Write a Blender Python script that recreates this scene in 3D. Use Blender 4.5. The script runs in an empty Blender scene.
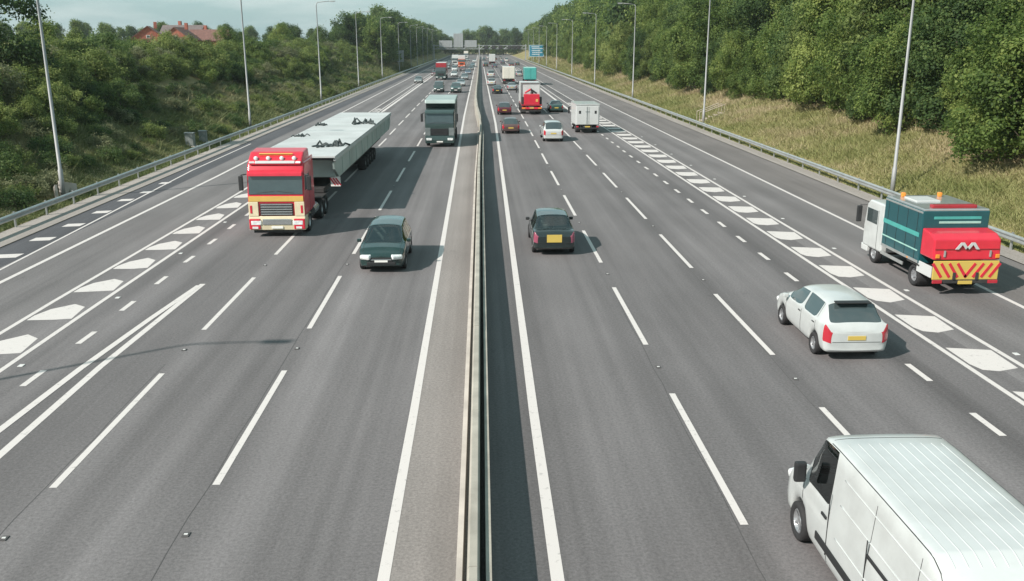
import bpy, bmesh, math, random
import numpy as np
from mathutils import Matrix, Vector
from mathutils.bvhtree import BVHTree

random.seed(7); np.random.seed(7)
sc = bpy.context.scene
COL = sc.collection
R = math.radians

# ------------------------------------------------------------------ camera
FOC, CAMH = 900.0, 8.5
CX, CY, VX, VY = 512.0, 290.5, 480.0, 43.0
_v = np.array([(VX - CX) / FOC, (VY - CY) / FOC, 1.0]); _v /= np.linalg.norm(_v)
_u = np.array([0, -_v[2], _v[1]]); _u /= np.linalg.norm(_u)
_x = np.cross(_v, _u)
ROT = np.array([_x, _v, _u])            # camera (right, down, forward) -> world

def G(px, py, z=0.0):
    """the point at height z seen at a pixel of the photograph"""
    r = ROT @ np.array([(px - CX) / FOC, (py - CY) / FOC, 1.0])
    t = (z - CAMH) / r[2]
    return Vector((r[0] * t, r[1] * t, z))

cd = bpy.data.cameras.new('camera'); cam = bpy.data.objects.new('camera', cd); COL.objects.link(cam)
cd.sensor_width = 36.0; cd.lens = 36.0 * FOC / 1024.0; cd.clip_end = 6000; cd.clip_start = 0.2
rt, dn, fw = ROT @ np.array([1, 0, 0]), ROT @ np.array([0, 1, 0]), ROT @ np.array([0, 0, 1])
M3 = Matrix((( rt[0], -dn[0], -fw[0]), (rt[1], -dn[1], -fw[1]), (rt[2], -dn[2], -fw[2])))
cam.matrix_world = Matrix.Translation((0, 0, CAMH)) @ M3.to_4x4()
sc.camera = cam

# ------------------------------------------------------------------ light
SUN_EL, SUN_AZ = R(38), R(180 + 56)     # azimuth clockwise from +Y: behind and to the left
sl = bpy.data.lights.new('sun', 'SUN'); so = bpy.data.objects.new('sun', sl); COL.objects.link(so)
sl.energy = 4.6; sl.angle = R(0.6); sl.color = (1.0, 0.925, 0.865)
sd = Vector((math.sin(SUN_AZ) * math.cos(SUN_EL), math.cos(SUN_AZ) * math.cos(SUN_EL), math.sin(SUN_EL)))
so.rotation_euler = sd.to_track_quat('Z', 'Y').to_euler(); so.location = (-60, -40, 60)

w = bpy.data.worlds.new('World'); sc.world = w; w.use_nodes = True
nt = w.node_tree; nt.nodes.clear()
out = nt.nodes.new('ShaderNodeOutputWorld'); bg = nt.nodes.new('ShaderNodeBackground')
sky = nt.nodes.new('ShaderNodeTexSky'); sky.sky_type = 'NISHITA'; sky.sun_disc = False
sky.sun_elevation = SUN_EL; sky.sun_rotation = SUN_AZ; sky.air_density = 1.0; sky.dust_density = 1.2; sky.ozone_density = 1.6
tc = nt.nodes.new('ShaderNodeTexCoord'); mp = nt.nodes.new('ShaderNodeMapping'); mp.inputs['Scale'].default_value = (1.6, 1.6, 9.0)
nz = nt.nodes.new('ShaderNodeTexNoise'); nz.inputs['Scale'].default_value = 2.4; nz.inputs['Detail'].default_value = 6; nz.inputs['Roughness'].default_value = 0.58
cr = nt.nodes.new('ShaderNodeValToRGB'); cr.color_ramp.elements[0].position = 0.46; cr.color_ramp.elements[1].position = 0.74
cr.color_ramp.elements[0].color = (0.0, 0.0, 0.0, 1); cr.color_ramp.elements[1].color = (1, 1, 1, 1)
veil = nt.nodes.new('ShaderNodeMix'); veil.data_type = 'RGBA'; veil.inputs[0].default_value = 0.72; veil.inputs[7].default_value = (2.6, 4.2, 4.45, 1)
mx = nt.nodes.new('ShaderNodeMix'); mx.data_type = 'RGBA'; mx.inputs[7].default_value = (5.0, 5.7, 5.6, 1)
hs = nt.nodes.new('ShaderNodeHueSaturation'); hs.inputs['Saturation'].default_value = 1.0; hs.inputs['Hue'].default_value = 0.455
nt.links.new(tc.outputs['Generated'], mp.inputs['Vector']); nt.links.new(mp.outputs['Vector'], nz.inputs['Vector'])
nt.links.new(nz.outputs['Fac'], cr.inputs['Fac']); nt.links.new(cr.outputs['Color'], mx.inputs[0])
nt.links.new(sky.outputs['Color'], hs.inputs['Color']); nt.links.new(hs.outputs['Color'], veil.inputs[6]); nt.links.new(veil.outputs[2], mx.inputs[6])
nt.links.new(mx.outputs[2], bg.inputs['Color'])
bg.inputs['Strength'].default_value = 0.10
nt.links.new(bg.outputs['Background'], out.inputs['Surface'])

sc.render.engine = 'CYCLES'
sc.view_settings.view_transform = 'Standard'; sc.view_settings.look = 'None'
sc.view_settings.gamma = 1.0; sc.view_settings.exposure = 0.50
sc.view_settings.use_curve_mapping = False
sc.cycles.max_bounces = 6; sc.cycles.transparent_max_bounces = 6

# ------------------------------------------------------------------ materials
MATS = {}
def newmat(name):
    m = bpy.data.materials.new(name); m.use_nodes = True
    MATS[name] = m
    return m, m.node_tree, m.node_tree.nodes['Principled BSDF']

def mat(name, col, rough=0.5, metal=0.0, coat=0.0, var=0.12, scale=3.0, bump=0.0, dirt=0.0, spec=0.5):
    """paint, metal or concrete: a base colour broken up by noise in colour and gloss"""
    m, t, p = newmat(name)
    co = t.nodes.new('ShaderNodeTexCoord')
    n = t.nodes.new('ShaderNodeTexNoise'); n.inputs['Scale'].default_value = scale; n.inputs['Detail'].default_value = 5
    t.links.new(co.outputs['Object'], n.inputs['Vector'])
    mr = t.nodes.new('ShaderNodeMapRange'); mr.inputs['From Min'].default_value = 0.3; mr.inputs['From Max'].default_value = 0.7
    mr.inputs['To Min'].default_value = 1 - var; mr.inputs['To Max'].default_value = 1 + var * 0.6
    t.links.new(n.outputs['Fac'], mr.inputs['Value'])
    mul = t.nodes.new('ShaderNodeMix'); mul.data_type = 'RGBA'; mul.blend_type = 'MULTIPLY'; mul.inputs['Factor'].default_value = 1
    mul.inputs['A'].default_value = (*col, 1)
    t.links.new(mr.outputs['Result'], mul.inputs['B'])
    last = mul.outputs['Result']
    if dirt > 0:
        n2 = t.nodes.new('ShaderNodeTexNoise'); n2.inputs['Scale'].default_value = scale * 0.6; n2.inputs['Detail'].default_value = 8; n2.inputs['Roughness'].default_value = 0.7
        t.links.new(co.outputs['Object'], n2.inputs['Vector'])
        r2 = t.nodes.new('ShaderNodeMapRange'); r2.inputs['From Min'].default_value = 0.45; r2.inputs['From Max'].default_value = 0.75
        r2.inputs['To Max'].default_value = dirt
        t.links.new(n2.outputs['Fac'], r2.inputs['Value'])
        mm = t.nodes.new('ShaderNodeMix'); mm.data_type = 'RGBA'; mm.inputs['B'].default_value = (0.09, 0.08, 0.065, 1)
        t.links.new(r2.outputs['Result'], mm.inputs['Factor']); t.links.new(last, mm.inputs['A'])
        last = mm.outputs['Result']
    t.links.new(last, p.inputs['Base Color'])
    p.inputs['Roughness'].default_value = rough; p.inputs['Metallic'].default_value = metal
    p.inputs['Coat Weight'].default_value = coat; p.inputs['Coat Roughness'].default_value = 0.06
    p.inputs['Specular IOR Level'].default_value = spec
    if bump > 0:
        b = t.nodes.new('ShaderNodeBump'); b.inputs['Strength'].default_value = bump; b.inputs['Distance'].default_value = 0.02
        n3 = t.nodes.new('ShaderNodeTexNoise'); n3.inputs['Scale'].default_value = scale * 8; n3.inputs['Detail'].default_value = 4
        t.links.new(co.outputs['Object'], n3.inputs['Vector'])
        t.links.new(n3.outputs['Fac'], b.inputs['Height']); t.links.new(b.outputs['Normal'], p.inputs['Normal'])
    return m

def asphalt(name, col, streak=0.22, seed=0.0):
    m, t, p = newmat(name)
    g = t.nodes.new('ShaderNodeNewGeometry')
    def noise(sx, sy, sc_, det=5, rough=0.55):
        mpn = t.nodes.new('ShaderNodeMapping'); mpn.inputs['Scale'].default_value = (sx, sy, 1); mpn.inputs['Location'].default_value = (seed, seed * 3, 0)
        t.links.new(g.outputs['Position'], mpn.inputs['Vector'])
        n = t.nodes.new('ShaderNodeTexNoise'); n.inputs['Scale'].default_value = sc_; n.inputs['Detail'].default_value = det; n.inputs['Roughness'].default_value = rough
        t.links.new(mpn.outputs['Vector'], n.inputs['Vector']); return n.outputs['Fac']
    def rng(v, a, b, c, d):
        r = t.nodes.new('ShaderNodeMapRange'); r.inputs['From Min'].default_value = a; r.inputs['From Max'].default_value = b
        r.inputs['To Min'].default_value = c; r.inputs['To Max'].default_value = d
        t.links.new(v, r.inputs['Value']); return r.outputs['Result']
    def mulm(a, b):
        q = t.nodes.new('ShaderNodeMath'); q.operation = 'MULTIPLY'; t.links.new(a, q.inputs[0]); t.links.new(b, q.inputs[1]); return q.outputs[0]
    s1 = rng(noise(0.55, 0.008, 1.0, 4), 0.3, 0.7, 1 - streak, 1 + streak)      # long wheel tracks and oil lines
    s2 = rng(noise(1, 0.35, 0.35, 6), 0.3, 0.7, 0.86, 1.12)                      # patches
    s3 = rng(noise(1, 1, 15, 4, 0.8), 0.25, 0.75, 0.62, 1.38)                    # chippings
    s4 = mulm(rng(noise(1, 1, 3.5, 6, 0.7), 0.66, 0.74, 1.0, 0.66), rng(noise(1, 0.4, 0.8, 7, 0.75), 0.62, 0.72, 1.0, 0.80))                    # small stains
    sx_ = t.nodes.new('ShaderNodeSeparateXYZ'); t.links.new(g.outputs['Position'], sx_.inputs[0])
    wv = t.nodes.new('ShaderNodeMath'); wv.operation = 'MULTIPLY'; wv.inputs[1].default_value = 2*math.pi/1.72; t.links.new(sx_.outputs[0], wv.inputs[0])
    sn = t.nodes.new('ShaderNodeMath'); sn.operation = 'SINE'; t.links.new(wv.outputs[0], sn.inputs[0])
    s5 = rng(sn.outputs[0], -1, 1, 0.93, 1.07)                                 # paler wheel tracks, darker oil line
    s6 = rng(noise(1, 0.012, 4.5, 3), 0.3, 0.7, 0.93, 1.07)
    f = mulm(mulm(mulm(s1, s2), mulm(s3, s4)), mulm(s5, s6))
    mul = t.nodes.new('ShaderNodeMix'); mul.data_type = 'RGBA'; mul.blend_type = 'MULTIPLY'; mul.inputs['Factor'].default_value = 1
    mul.inputs['A'].default_value = (*col, 1); t.links.new(f, mul.inputs['B'])
    t.links.new(mul.outputs['Result'], p.inputs['Base Color'])
    p.inputs['Roughness'].default_value = 0.85; p.inputs['Specular IOR Level'].default_value = 0.3
    b = t.nodes.new('ShaderNodeBump'); b.inputs['Strength'].default_value = 0.35; b.inputs['Distance'].default_value = 0.01
    t.links.new(noise(1, 1, 40, 3), b.inputs['Height']); t.links.new(b.outputs['Normal'], p.inputs['Normal'])
    return m

def leafmat(name, c0, c1, c2, trans=0.52):
    m, t, p = newmat(name)
    a = t.nodes.new('ShaderNodeAttribute'); a.attribute_name = 'tint'
    oi = t.nodes.new('ShaderNodeObjectInfo')
    ad = t.nodes.new('ShaderNodeMath'); ad.operation = 'MULTIPLY_ADD'; ad.inputs[1].default_value = 0.34; 
    t.links.new(oi.outputs['Random'], ad.inputs[0]); 
    sb = t.nodes.new('ShaderNodeMath'); sb.operation = 'MULTIPLY_ADD'; sb.inputs[1].default_value = 0.8; sb.inputs[2].default_value = -0.08
    t.links.new(a.outputs['Fac'], sb.inputs[0]); t.links.new(sb.outputs[0], ad.inputs[2])
    r = t.nodes.new('ShaderNodeValToRGB'); e = r.color_ramp.elements
    e[0].color = (*c0, 1); e[1].color = (*c2, 1); x = e.new(0.5); x.color = (*c1, 1)
    t.links.new(ad.outputs[0], r.inputs['Fac'])
    t.links.new(r.outputs['Color'], p.inputs['Base Color'])
    p.inputs['Roughness'].default_value = 0.6; p.inputs['Specular IOR Level'].default_value = 0.25
    tr = t.nodes.new('ShaderNodeBsdfTranslucent'); t.links.new(r.outputs['Color'], tr.inputs['Color'])
    ms = t.nodes.new('ShaderNodeMixShader'); ms.inputs[0].default_value = trans
    t.links.new(p.outputs['BSDF'], ms.inputs[1]); t.links.new(tr.outputs['BSDF'], ms.inputs[2])
    t.links.new(ms.outputs[0], t.nodes['Material Output'].inputs['Surface'])
    return m

asphalt('asphalt', (0.134, 0.127, 0.127), 0.30)
asphalt('asphalt_slip', (0.145, 0.138, 0.137), 0.14, 5.0)
asphalt('asphalt_shoulder', (0.150, 0.139, 0.133), 0.10, 9.0)
asphalt('asphalt_dark', (0.075, 0.076, 0.082), 0.10, 13.0)
asphalt('median_paving', (0.215, 0.197, 0.184), 0.12, 17.0)
asphalt('gravel', (0.30, 0.275, 0.25), 0.08, 21.0)
def paintmat():
    m, t, p = newmat('road_paint')
    g = t.nodes.new('ShaderNodeNewGeometry')
    n = t.nodes.new('ShaderNodeTexNoise'); n.inputs['Scale'].default_value = 5; n.inputs['Detail'].default_value = 8; n.inputs['Roughness'].default_value = 0.75
    t.links.new(g.outputs['Position'], n.inputs['Vector'])
    r = t.nodes.new('ShaderNodeValToRGB'); e = r.color_ramp.elements
    e[0].position = 0.30; e[0].color = (0.24, 0.23, 0.22, 1); e[1].position = 0.43; e[1].color = (0.55, 0.52, 0.495, 1)
    t.links.new(n.outputs['Fac'], r.inputs['Fac']); t.links.new(r.outputs['Color'], p.inputs['Base Color'])
    p.inputs['Roughness'].default_value = 0.7
paintmat()
mat('concrete', (0.36, 0.34, 0.29), 0.9, var=0.25, scale=1.2, bump=0.3, dirt=0.35)
mat('kerb_concrete', (0.42, 0.39, 0.35), 0.9, var=0.2, scale=1.5, bump=0.2)
mat('galv', (0.46, 0.48, 0.47), 0.42, 0.6, var=0.18, scale=2.0)
mat('lamp_steel', (0.30, 0.31, 0.31), 0.6, 0.2, var=0.12, scale=1.0)
mat('lamp_glass', (0.75, 0.76, 0.74), 0.2)
mat('white_paint', (0.49, 0.515, 0.505), 0.3, coat=0.5, var=0.07, scale=1.5, dirt=0.22)
mat('white_gel', (0.52, 0.54, 0.53), 0.45, coat=0.2, var=0.06, scale=1.0, dirt=0.18)
mat('cream_paint', (0.66, 0.58, 0.40), 0.4, coat=0.3, var=0.08)
mat('gold_paint', (0.62, 0.40, 0.10), 0.4, coat=0.3, var=0.08)
mat('red_paint', (0.55, 0.018, 0.04), 0.35, coat=0.5, var=0.08)
mat('red_dark', (0.32, 0.02, 0.03), 0.4, coat=0.4, var=0.1)
mat('orange_paint', (0.55, 0.10, 0.03), 0.4, coat=0.4)
mat('green_dark', (0.022, 0.065, 0.055), 0.3, 0.2, coat=0.7, var=0.1)
mat('green_truck', (0.036, 0.064, 0.060), 0.35, 0.1, coat=0.4, var=0.1)
mat('teal_paint', (0.008, 0.072, 0.084), 0.35, coat=0.4, var=0.1)
mat('teal_light', (0.06, 0.33, 0.30), 0.4, coat=0.3)
mat('mint', (0.30, 0.52, 0.46), 0.4)
mat('green_black', (0.012, 0.036, 0.033), 0.22, 0.2, coat=0.9, var=0.1)
mat('black_paint', (0.014, 0.022, 0.022), 0.2, coat=0.8, var=0.1)
mat('brown_paint', (0.13, 0.075, 0.07), 0.3, 0.3, coat=0.6)
mat('maroon_paint', (0.10, 0.02, 0.028), 0.3, 0.2, coat=0.6)
mat('silver_paint', (0.50, 0.52, 0.52), 0.3, 0.6, coat=0.5)
mat('grey_paint', (0.22, 0.25, 0.25), 0.3, 0.4, coat=0.5)
mat('blue_paint', (0.05, 0.08, 0.13), 0.3, 0.2, coat=0.6)
mat('cream_box', (0.60, 0.57, 0.50), 0.5, var=0.06)
mat('trim_black', (0.02, 0.021, 0.022), 0.55, var=0.15)
mat('chassis', (0.035, 0.034, 0.033), 0.7, var=0.25)
mat('tyre', (0.022, 0.022, 0.023), 0.85, var=0.2, scale=6)
mat('rim', (0.42, 0.43, 0.44), 0.35, 0.7)
mat('chrome', (0.55, 0.57, 0.57), 0.22, 0.8, var=0.1)
mat('glass', (0.045, 0.062, 0.064), 0.04, spec=0.9, var=0.1, coat=0.6)
mat('head_lens', (0.72, 0.75, 0.74), 0.08, coat=1.0, var=0.3, scale=9)
mat('tail_lens', (0.42, 0.02, 0.035), 0.12, coat=1.0)
mat('tail_pink', (0.28, 0.07, 0.11), 0.12, coat=1.0)
mat('amber', (0.70, 0.25, 0.03), 0.2, coat=0.8)
mat('plate_yellow', (0.55, 0.40, 0.09), 0.45, var=0.05)
mat('plate_white', (0.74, 0.74, 0.70), 0.45, var=0.05)
mat('steel_deck', (0.50, 0.52, 0.51), 0.6, 0.1, var=0.10, scale=0.5, dirt=0.22)
mat('steel_side', (0.36, 0.44, 0.415), 0.5, 0.2, var=0.16, scale=0.6, dirt=0.25)
mat('dark_straps', (0.05, 0.065, 0.065), 0.8, var=0.3)
mat('sign_blue', (0.02, 0.20, 0.30), 0.4)
mat('sign_grey', (0.36, 0.38, 0.38), 0.5, 0.3)
mat('cabinet_grey', (0.20, 0.22, 0.21), 0.6, var=0.2)
mat('brick', (0.32, 0.105, 0.07), 0.9, var=0.3, scale=2.0)
mat('roof_tile', (0.15, 0.075, 0.06), 0.85, var=0.25, scale=1.5)
mat('roof_slate', (0.13, 0.105, 0.10), 0.8, var=0.2, scale=1.5)
mat('bark', (0.085, 0.065, 0.048), 0.9, var=0.3, scale=3, bump=0.4)
mat('timber', (0.42, 0.36, 0.30), 0.85, var=0.2)
def clearglass():
    m, t, p = newmat('clear_glass')
    tr = t.nodes.new('ShaderNodeBsdfTransparent'); tr.inputs[0].default_value = (0.50, 0.60, 0.58, 1)
    gl = t.nodes.new('ShaderNodeBsdfGlossy'); gl.inputs['Roughness'].default_value = 0.03; gl.inputs['Color'].default_value = (0.9, 0.95, 0.95, 1)
    fr = t.nodes.new('ShaderNodeFresnel'); fr.inputs[0].default_value = 2.1
    ms = t.nodes.new('ShaderNodeMixShader'); t.links.new(fr.outputs[0], ms.inputs[0]); t.links.new(tr.outputs[0], ms.inputs[1]); t.links.new(gl.outputs[0], ms.inputs[2])
    t.links.new(ms.outputs[0], t.nodes['Material Output'].inputs['Surface'])
clearglass()
mat('seat_cloth', (0.16, 0.16, 0.155), 0.9, var=0.2)
mat('cabin_dark', (0.03, 0.03, 0.03), 0.9, var=0.2)
leafmat('leaf_wood', (0.030, 0.062, 0.016), (0.135, 0.205, 0.050), (0.310, 0.365, 0.105))
leafmat('leaf_dark', (0.022, 0.050, 0.020), (0.080, 0.138, 0.044), (0.185, 0.250, 0.080))
leafmat('leaf_shrub', (0.045, 0.078, 0.022), (0.175, 0.230, 0.065), (0.37, 0.42, 0.140))
leafmat('leaf_grey', (0.075, 0.090, 0.045), (0.205, 0.225, 0.115), (0.34, 0.35, 0.20))
leafmat('grass_dry', (0.140, 0.180, 0.050), (0.30, 0.295, 0.125), (0.50, 0.395, 0.275), 0.25)
leafmat('grass_green', (0.070, 0.105, 0.032), (0.185, 0.205, 0.085), (0.38, 0.32, 0.19), 0.25)
def groundmat():
    m, t, p = newmat('earth')
    g = t.nodes.new('ShaderNodeNewGeometry')
    n = t.nodes.new('ShaderNodeTexNoise'); n.inputs['Scale'].default_value = 0.22; n.inputs['Detail'].default_value = 9; n.inputs['Roughness'].default_value = 0.65
    t.links.new(g.outputs['Position'], n.inputs['Vector'])
    r = t.nodes.new('ShaderNodeValToRGB'); e = r.color_ramp.elements
    e[0].position = 0.35; e[0].color = (0.115, 0.130, 0.045, 1); e[1].position = 0.68; e[1].color = (0.36, 0.28, 0.17, 1)
    x = e.new(0.5); x.color = (0.24, 0.215, 0.10, 1)
    t.links.new(n.outputs['Fac'], r.inputs['Fac']); t.links.new(r.outputs['Color'], p.inputs['Base Color'])
    p.inputs['Roughness'].default_value = 0.95; p.inputs['Specular IOR Level'].default_value = 0.1
groundmat()

# ------------------------------------------------------------------ mesh helpers
class MB:
    """collects simple shapes into one mesh"""
    def __init__(s): s.v = []; s.f = []
    def add(s, verts, faces):
        o = len(s.v); s.v += [tuple(p) for p in verts]; s.f += [tuple(i + o for i in q) for q in faces]; return s
    def box(s, c, d, bev=0.0, taper=(1, 1)):
        x, y, z = c; a, b, h = d[0] / 2, d[1] / 2, d[2] / 2
        if bev <= 0:
            tx, ty = taper
            s.add([(x-a,y-b,z-h),(x+a,y-b,z-h),(x+a,y+b,z-h),(x-a,y+b,z-h),(x-a*tx,y-b*ty,z+h),(x+a*tx,y-b*ty,z+h),(x+a*tx,y+b*ty,z+h),(x-a*tx,y+b*ty,z+h)],
                  [(0,3,2,1),(4,5,6,7),(0,1,5,4),(1,2,6,5),(2,3,7,6),(3,0,4,7)])
        else:
            bm = bmesh.new(); bmesh.ops.create_cube(bm, size=1)
            for q in bm.verts: q.co = Vector((x + q.co.x * d[0], y + q.co.y * d[1], z + q.co.z * d[2]))
            bmesh.ops.bevel(bm, geom=bm.edges[:], offset=bev, segments=2, affect='EDGES', profile=0.6)
            s.frombm(bm)
        return s
    def frombm(s, bm):
        bm.verts.index_update()
        s.add([q.co[:] for q in bm.verts], [[q.index for q in f.verts] for f in bm.faces]); bm.free(); return s
    def prism(s, prof, x0, x1, bev=0.0, seg=2):
        """a (y, z) outline drawn out along x"""
        bm = bmesh.new()
        a = [bm.verts.new((x0, y, z)) for y, z in prof]; b = [bm.verts.new((x1, y, z)) for y, z in prof]
        n = len(prof)
        bm.faces.new(a); bm.faces.new(b[::-1])
        for i in range(n): bm.faces.new((a[i], b[i], b[(i+1) % n], a[(i+1) % n]))
        bmesh.ops.recalc_face_normals(bm, faces=bm.faces[:])
        if bev > 0: bmesh.ops.bevel(bm, geom=bm.edges[:], offset=bev, segments=seg, affect='EDGES', profile=0.6)
        return s.frombm(bm)
    def tube(s, pts, rad, n=8, cap=True):
        pts = [Vector(p) for p in pts]; rings = []; o = len(s.v)
        if not isinstance(rad, (list, tuple)): rad = [rad] * len(pts)
        for i, p in enumerate(pts):
            d = (pts[min(i+1, len(pts)-1)] - pts[max(i-1, 0)]).normalized()
            u = d.orthogonal().normalized() if abs(d.z) < 0.99 else Vector((1, 0, 0)); q = d.cross(u).normalized(); u = q.cross(d).normalized()
            if abs(d.z) < 0.99: u = Vector((0, 0, 1)).cross(d).normalized(); q = d.cross(u)
            for k in range(n):
                a = 2 * math.pi * k / n
                s.v.append(tuple(p + (u * math.cos(a) + q * math.sin(a)) * rad[i]))
        for i in range(len(pts) - 1):
            for k in range(n):
                s.f.append((o+i*n+k, o+i*n+(k+1) % n, o+(i+1)*n+(k+1) % n, o+(i+1)*n+k))
        if cap:
            s.f.append(tuple(o + k for k in range(n))[::-1]); s.f.append(tuple(o + (len(pts)-1)*n + k for k in range(n)))
        return s
    def lathe(s, prof, n=24, c=(0, 0, 0)):
        """(x, r) outline turned about the x axis"""
        o = len(s.v)
        for x, r in prof:
            for k in range(n):
                a = 2 * math.pi * k / n; s.v.append((c[0]+x, c[1]+r*math.cos(a), c[2]+r*math.sin(a)))
        for i in range(len(prof)-1):
            for k in range(n): s.f.append((o+i*n+k, o+(i+1)*n+k, o+(i+1)*n+(k+1) % n, o+i*n+(k+1) % n))
        return s
    def mesh(s, name='m', smooth=False):
        me = bpy.data.meshes.new(name); me.from_pydata(s.v, [], s.f); me.update()
        if smooth: me.polygons.foreach_set('use_smooth', [True] * len(me.polygons))
        return me
    def build(s, name, m, parent=None, smooth=False):
        return link(name, s.mesh(name, smooth), m, parent)

def link(name, me, m, parent=None):
    o = bpy.data.objects.new(name, me); COL.objects.link(o)
    if not me.materials: me.materials.append(None)
    if m is not None:
        o.material_slots[0].link = 'OBJECT'; o.material_slots[0].material = MATS[m] if isinstance(m, str) else m
    if parent is not None: o.parent = parent
    return o
def tag(o, label=None, cat=None, group=None, kind=None):
    if label: o['label'] = label
    if cat: o['category'] = cat
    if group: o['group'] = group
    if kind: o['kind'] = kind
    return o
def thing(name, label, cat, loc=(0, 0, 0), rz=0.0, group=None):
    o = bpy.data.objects.new(name, None); COL.objects.link(o); o.empty_display_size = 0.3
    o.location = loc; o.rotation_euler = (0, 0, rz)
    return tag(o, label, cat, group)
def children(o): return [c for c in COL.objects if c.parent == o] if False else list(o.children)
def copy_tree(o, parent=None):
    c = o.copy(); COL.objects.link(c); c.parent = parent
    for ch in list(o.children): copy_tree(ch, c)
    return c
def interp(t, x):
    return float(np.interp(x, [a for a, _ in t], [b for _, b in t]))
ORD = ['first', 'second', 'third', 'fourth', 'fifth', 'sixth', 'seventh', 'eighth', 'ninth', 'tenth', 'eleventh', 'twelfth', 'thirteenth', 'fourteenth']

# ------------------------------------------------------------------ ground
def wob(x, y):
    return 0.35*math.sin(x*0.31+y*0.07)+0.25*math.sin(y*0.19-x*0.11)+0.15*math.sin(x*0.7+y*0.43)
def gz(x, y):
    if x <= -22.3:
        t = -(x + 22.3); z = 0.05 + 0.40 * max(0, t - 1.4) if t < 14 else 5.09 + 0.02 * (t - 14)
        z += wob(x, y) * min(1, t / 8) * 0.8
        return min(z, 12)
    if x >= 22.6:
        t = x - 22.6; z = 0.05 + 0.36 * max(0, t - 1.2) if t < 12 else 3.94 + 0.05 * (t - 12)
        z += wob(x, y) * min(1, t / 8) * 0.7
        return min(z, 12)
    return -0.06
xs = sorted(set([-900, -500, -300, -200, -150, -120, -100, -80, -70, -60] + [round(-52 + i * 1.5, 2) for i in range(20)] + [-22.29, -21.3, -10, 0, 10, 21.5, 22.59]
                + [round(23.2 + i * 1.3, 2) for i in range(20)] + [55, 62, 70, 85, 100, 130, 200, 300, 500, 900]))
ys = sorted(set([-40, -20, 0, 10, 20] + [24 + 3 * i for i in range(60)] + [210 + 12 * i for i in range(40)] + [700, 760, 850, 1000]))
v = [(x, y, gz(x, y)) for y in ys for x in xs]; nx = len(xs)
f = [(j*nx+i, j*nx+i+1, (j+1)*nx+i+1, (j+1)*nx+i) for j in range(len(ys)-1) for i in range(nx-1)]
ground = MB().add(v, f).build('ground', 'earth', None, True); tag(ground, kind='structure')

# ------------------------------------------------------------------ road
Y0, Y1 = -30.0, 760.0
def strip(mb, xa, xb, ya, yb, z, n=1):
    for k in range(n):
        a = ya + (yb-ya)*k/n; b = ya + (yb-ya)*(k+1)/n
        fa = xa if callable(xa) else (lambda y, q=xa: q); fb = xb if callable(xb) else (lambda y, q=xb: q)
        mb.add([(fa(a), a, z), (fb(a), a, z), (fb(b), b, z), (fa(b), b, z)], [(0, 1, 2, 3)])
    return mb
MEDL = [(-30, -1.70), (20, -1.66), (60, -1.80), (110, -1.98), (200, -1.95), (760, -1.9)]
MEDR = [(-30, 1.17), (20, 1.20), (60, 1.42), (100, 1.62), (150, 1.52), (300, 1.3), (760, 1.3)]
ml = lambda y: interp(MEDL, y); mr_ = lambda y: interp(MEDR, y)
YS = [-30] + list(range(0, 200, 10)) + [260, 340, 460, 600, 760]
def strips(name, m, xa, xb, z=0.0):
    mb = MB()
    for a, b in zip(YS[:-1], YS[1:]): strip(mb, xa, xb, a, b, z)
    return tag(mb.build(name, m), kind='structure')
road_l = strips('carriageway_left', 'asphalt', -14.4, ml)
slip_l = strips('slip_road_left', 'asphalt_slip', -18.9, -14.4)
shoulder_l = strips('hard_shoulder_left', 'asphalt_dark', -20.7, -18.9)
verge_l = strips('verge_left', 'gravel', -22.3, -20.7, 0.03)
median_l = strips('median_strip', 'median_paving', ml, 0.1)
road_r = strips('carriageway_right', 'asphalt', 0.1, 14.0)
slip_r = strips('slip_road_right', 'asphalt_slip', 14.0, 18.3)
shoulder_r = strips('hard_shoulder_right', 'asphalt_shoulder', 18.3, 21.5)
verge_r = strips('verge_right', 'gravel', 21.5, 22.6, 0.03)

# painted lines: each line and each dash is a piece of its carriageway
PZ = 0.005
def paint(name, parent, pts, width, z=PZ):
    mb = MB()
    for (xa, ya), (xb, yb) in zip(pts[:-1], pts[1:]):
        mb.add([(xa-width/2, ya, z), (xa+width/2, ya, z), (xb+width/2, yb, z), (xb-width/2, yb, z)], [(0, 1, 2, 3)])
    return mb.build(name, 'road_paint', parent)
def quadp(name, parent, pts, z=PZ):
    return MB().add([(x, y, z) for x, y in pts], [tuple(range(len(pts)))]).build(name, 'road_paint', parent)
paint('edge_line', road_l, [(ml(y), y) for y in YS], 0.20)
paint('edge_line', road_r, [(mr_(y), y) for y in YS], 0.22)
def dashes(parent, x, y_first, mark, period, width, ymax=520, xf=None):
    y = y_first; me = {}
    while y < ymax:
        X = xf(y) if xf else x
        j = random.uniform(-0.02, 0.02)
        o = MB().add([(-width/2, 0, 0), (width/2, 0, 0), (width/2+j, mark, 0), (-width/2+j, mark, 0)], [(0, 1, 2, 3)]).build('lane_dash', 'road_paint', parent)
        o.location = (X, y, PZ); y += period
LA = [(0, -5.33), (60, -5.38), (120, -5.55), (760, -5.6)]
LB = [(0, -8.5), (60, -8.65), (120, -8.9), (760, -9.0)]
RA = [(0, 4.74), (60, 4.80), (100, 5.0), (760, 4.9)]
RB = [(0, 8.15), (40, 8.22), (100, 8.4), (760, 8.4)]
ya = G(212, 485).y; dashes(road_l, 0, ya - 20.4, 6.5, 10.2, 0.15, 520, lambda y: interp(LA, y))
yb = G(48, 488).y; dashes(road_l, 0, yb - 20.4, 6.4, 10.2, 0.15, 520, lambda y: interp(LB, y))
yc = G(738, 525).y; dashes(road_r, 0, yc - 10.2, 6.4, 10.2, 0.15, 520, lambda y: interp(RA, y))
yd = G(768, 355).y; dashes(road_r, 0, yd - 20.4, 6.4, 10.2, 0.15, 520, lambda y: interp(RB, y))
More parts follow.
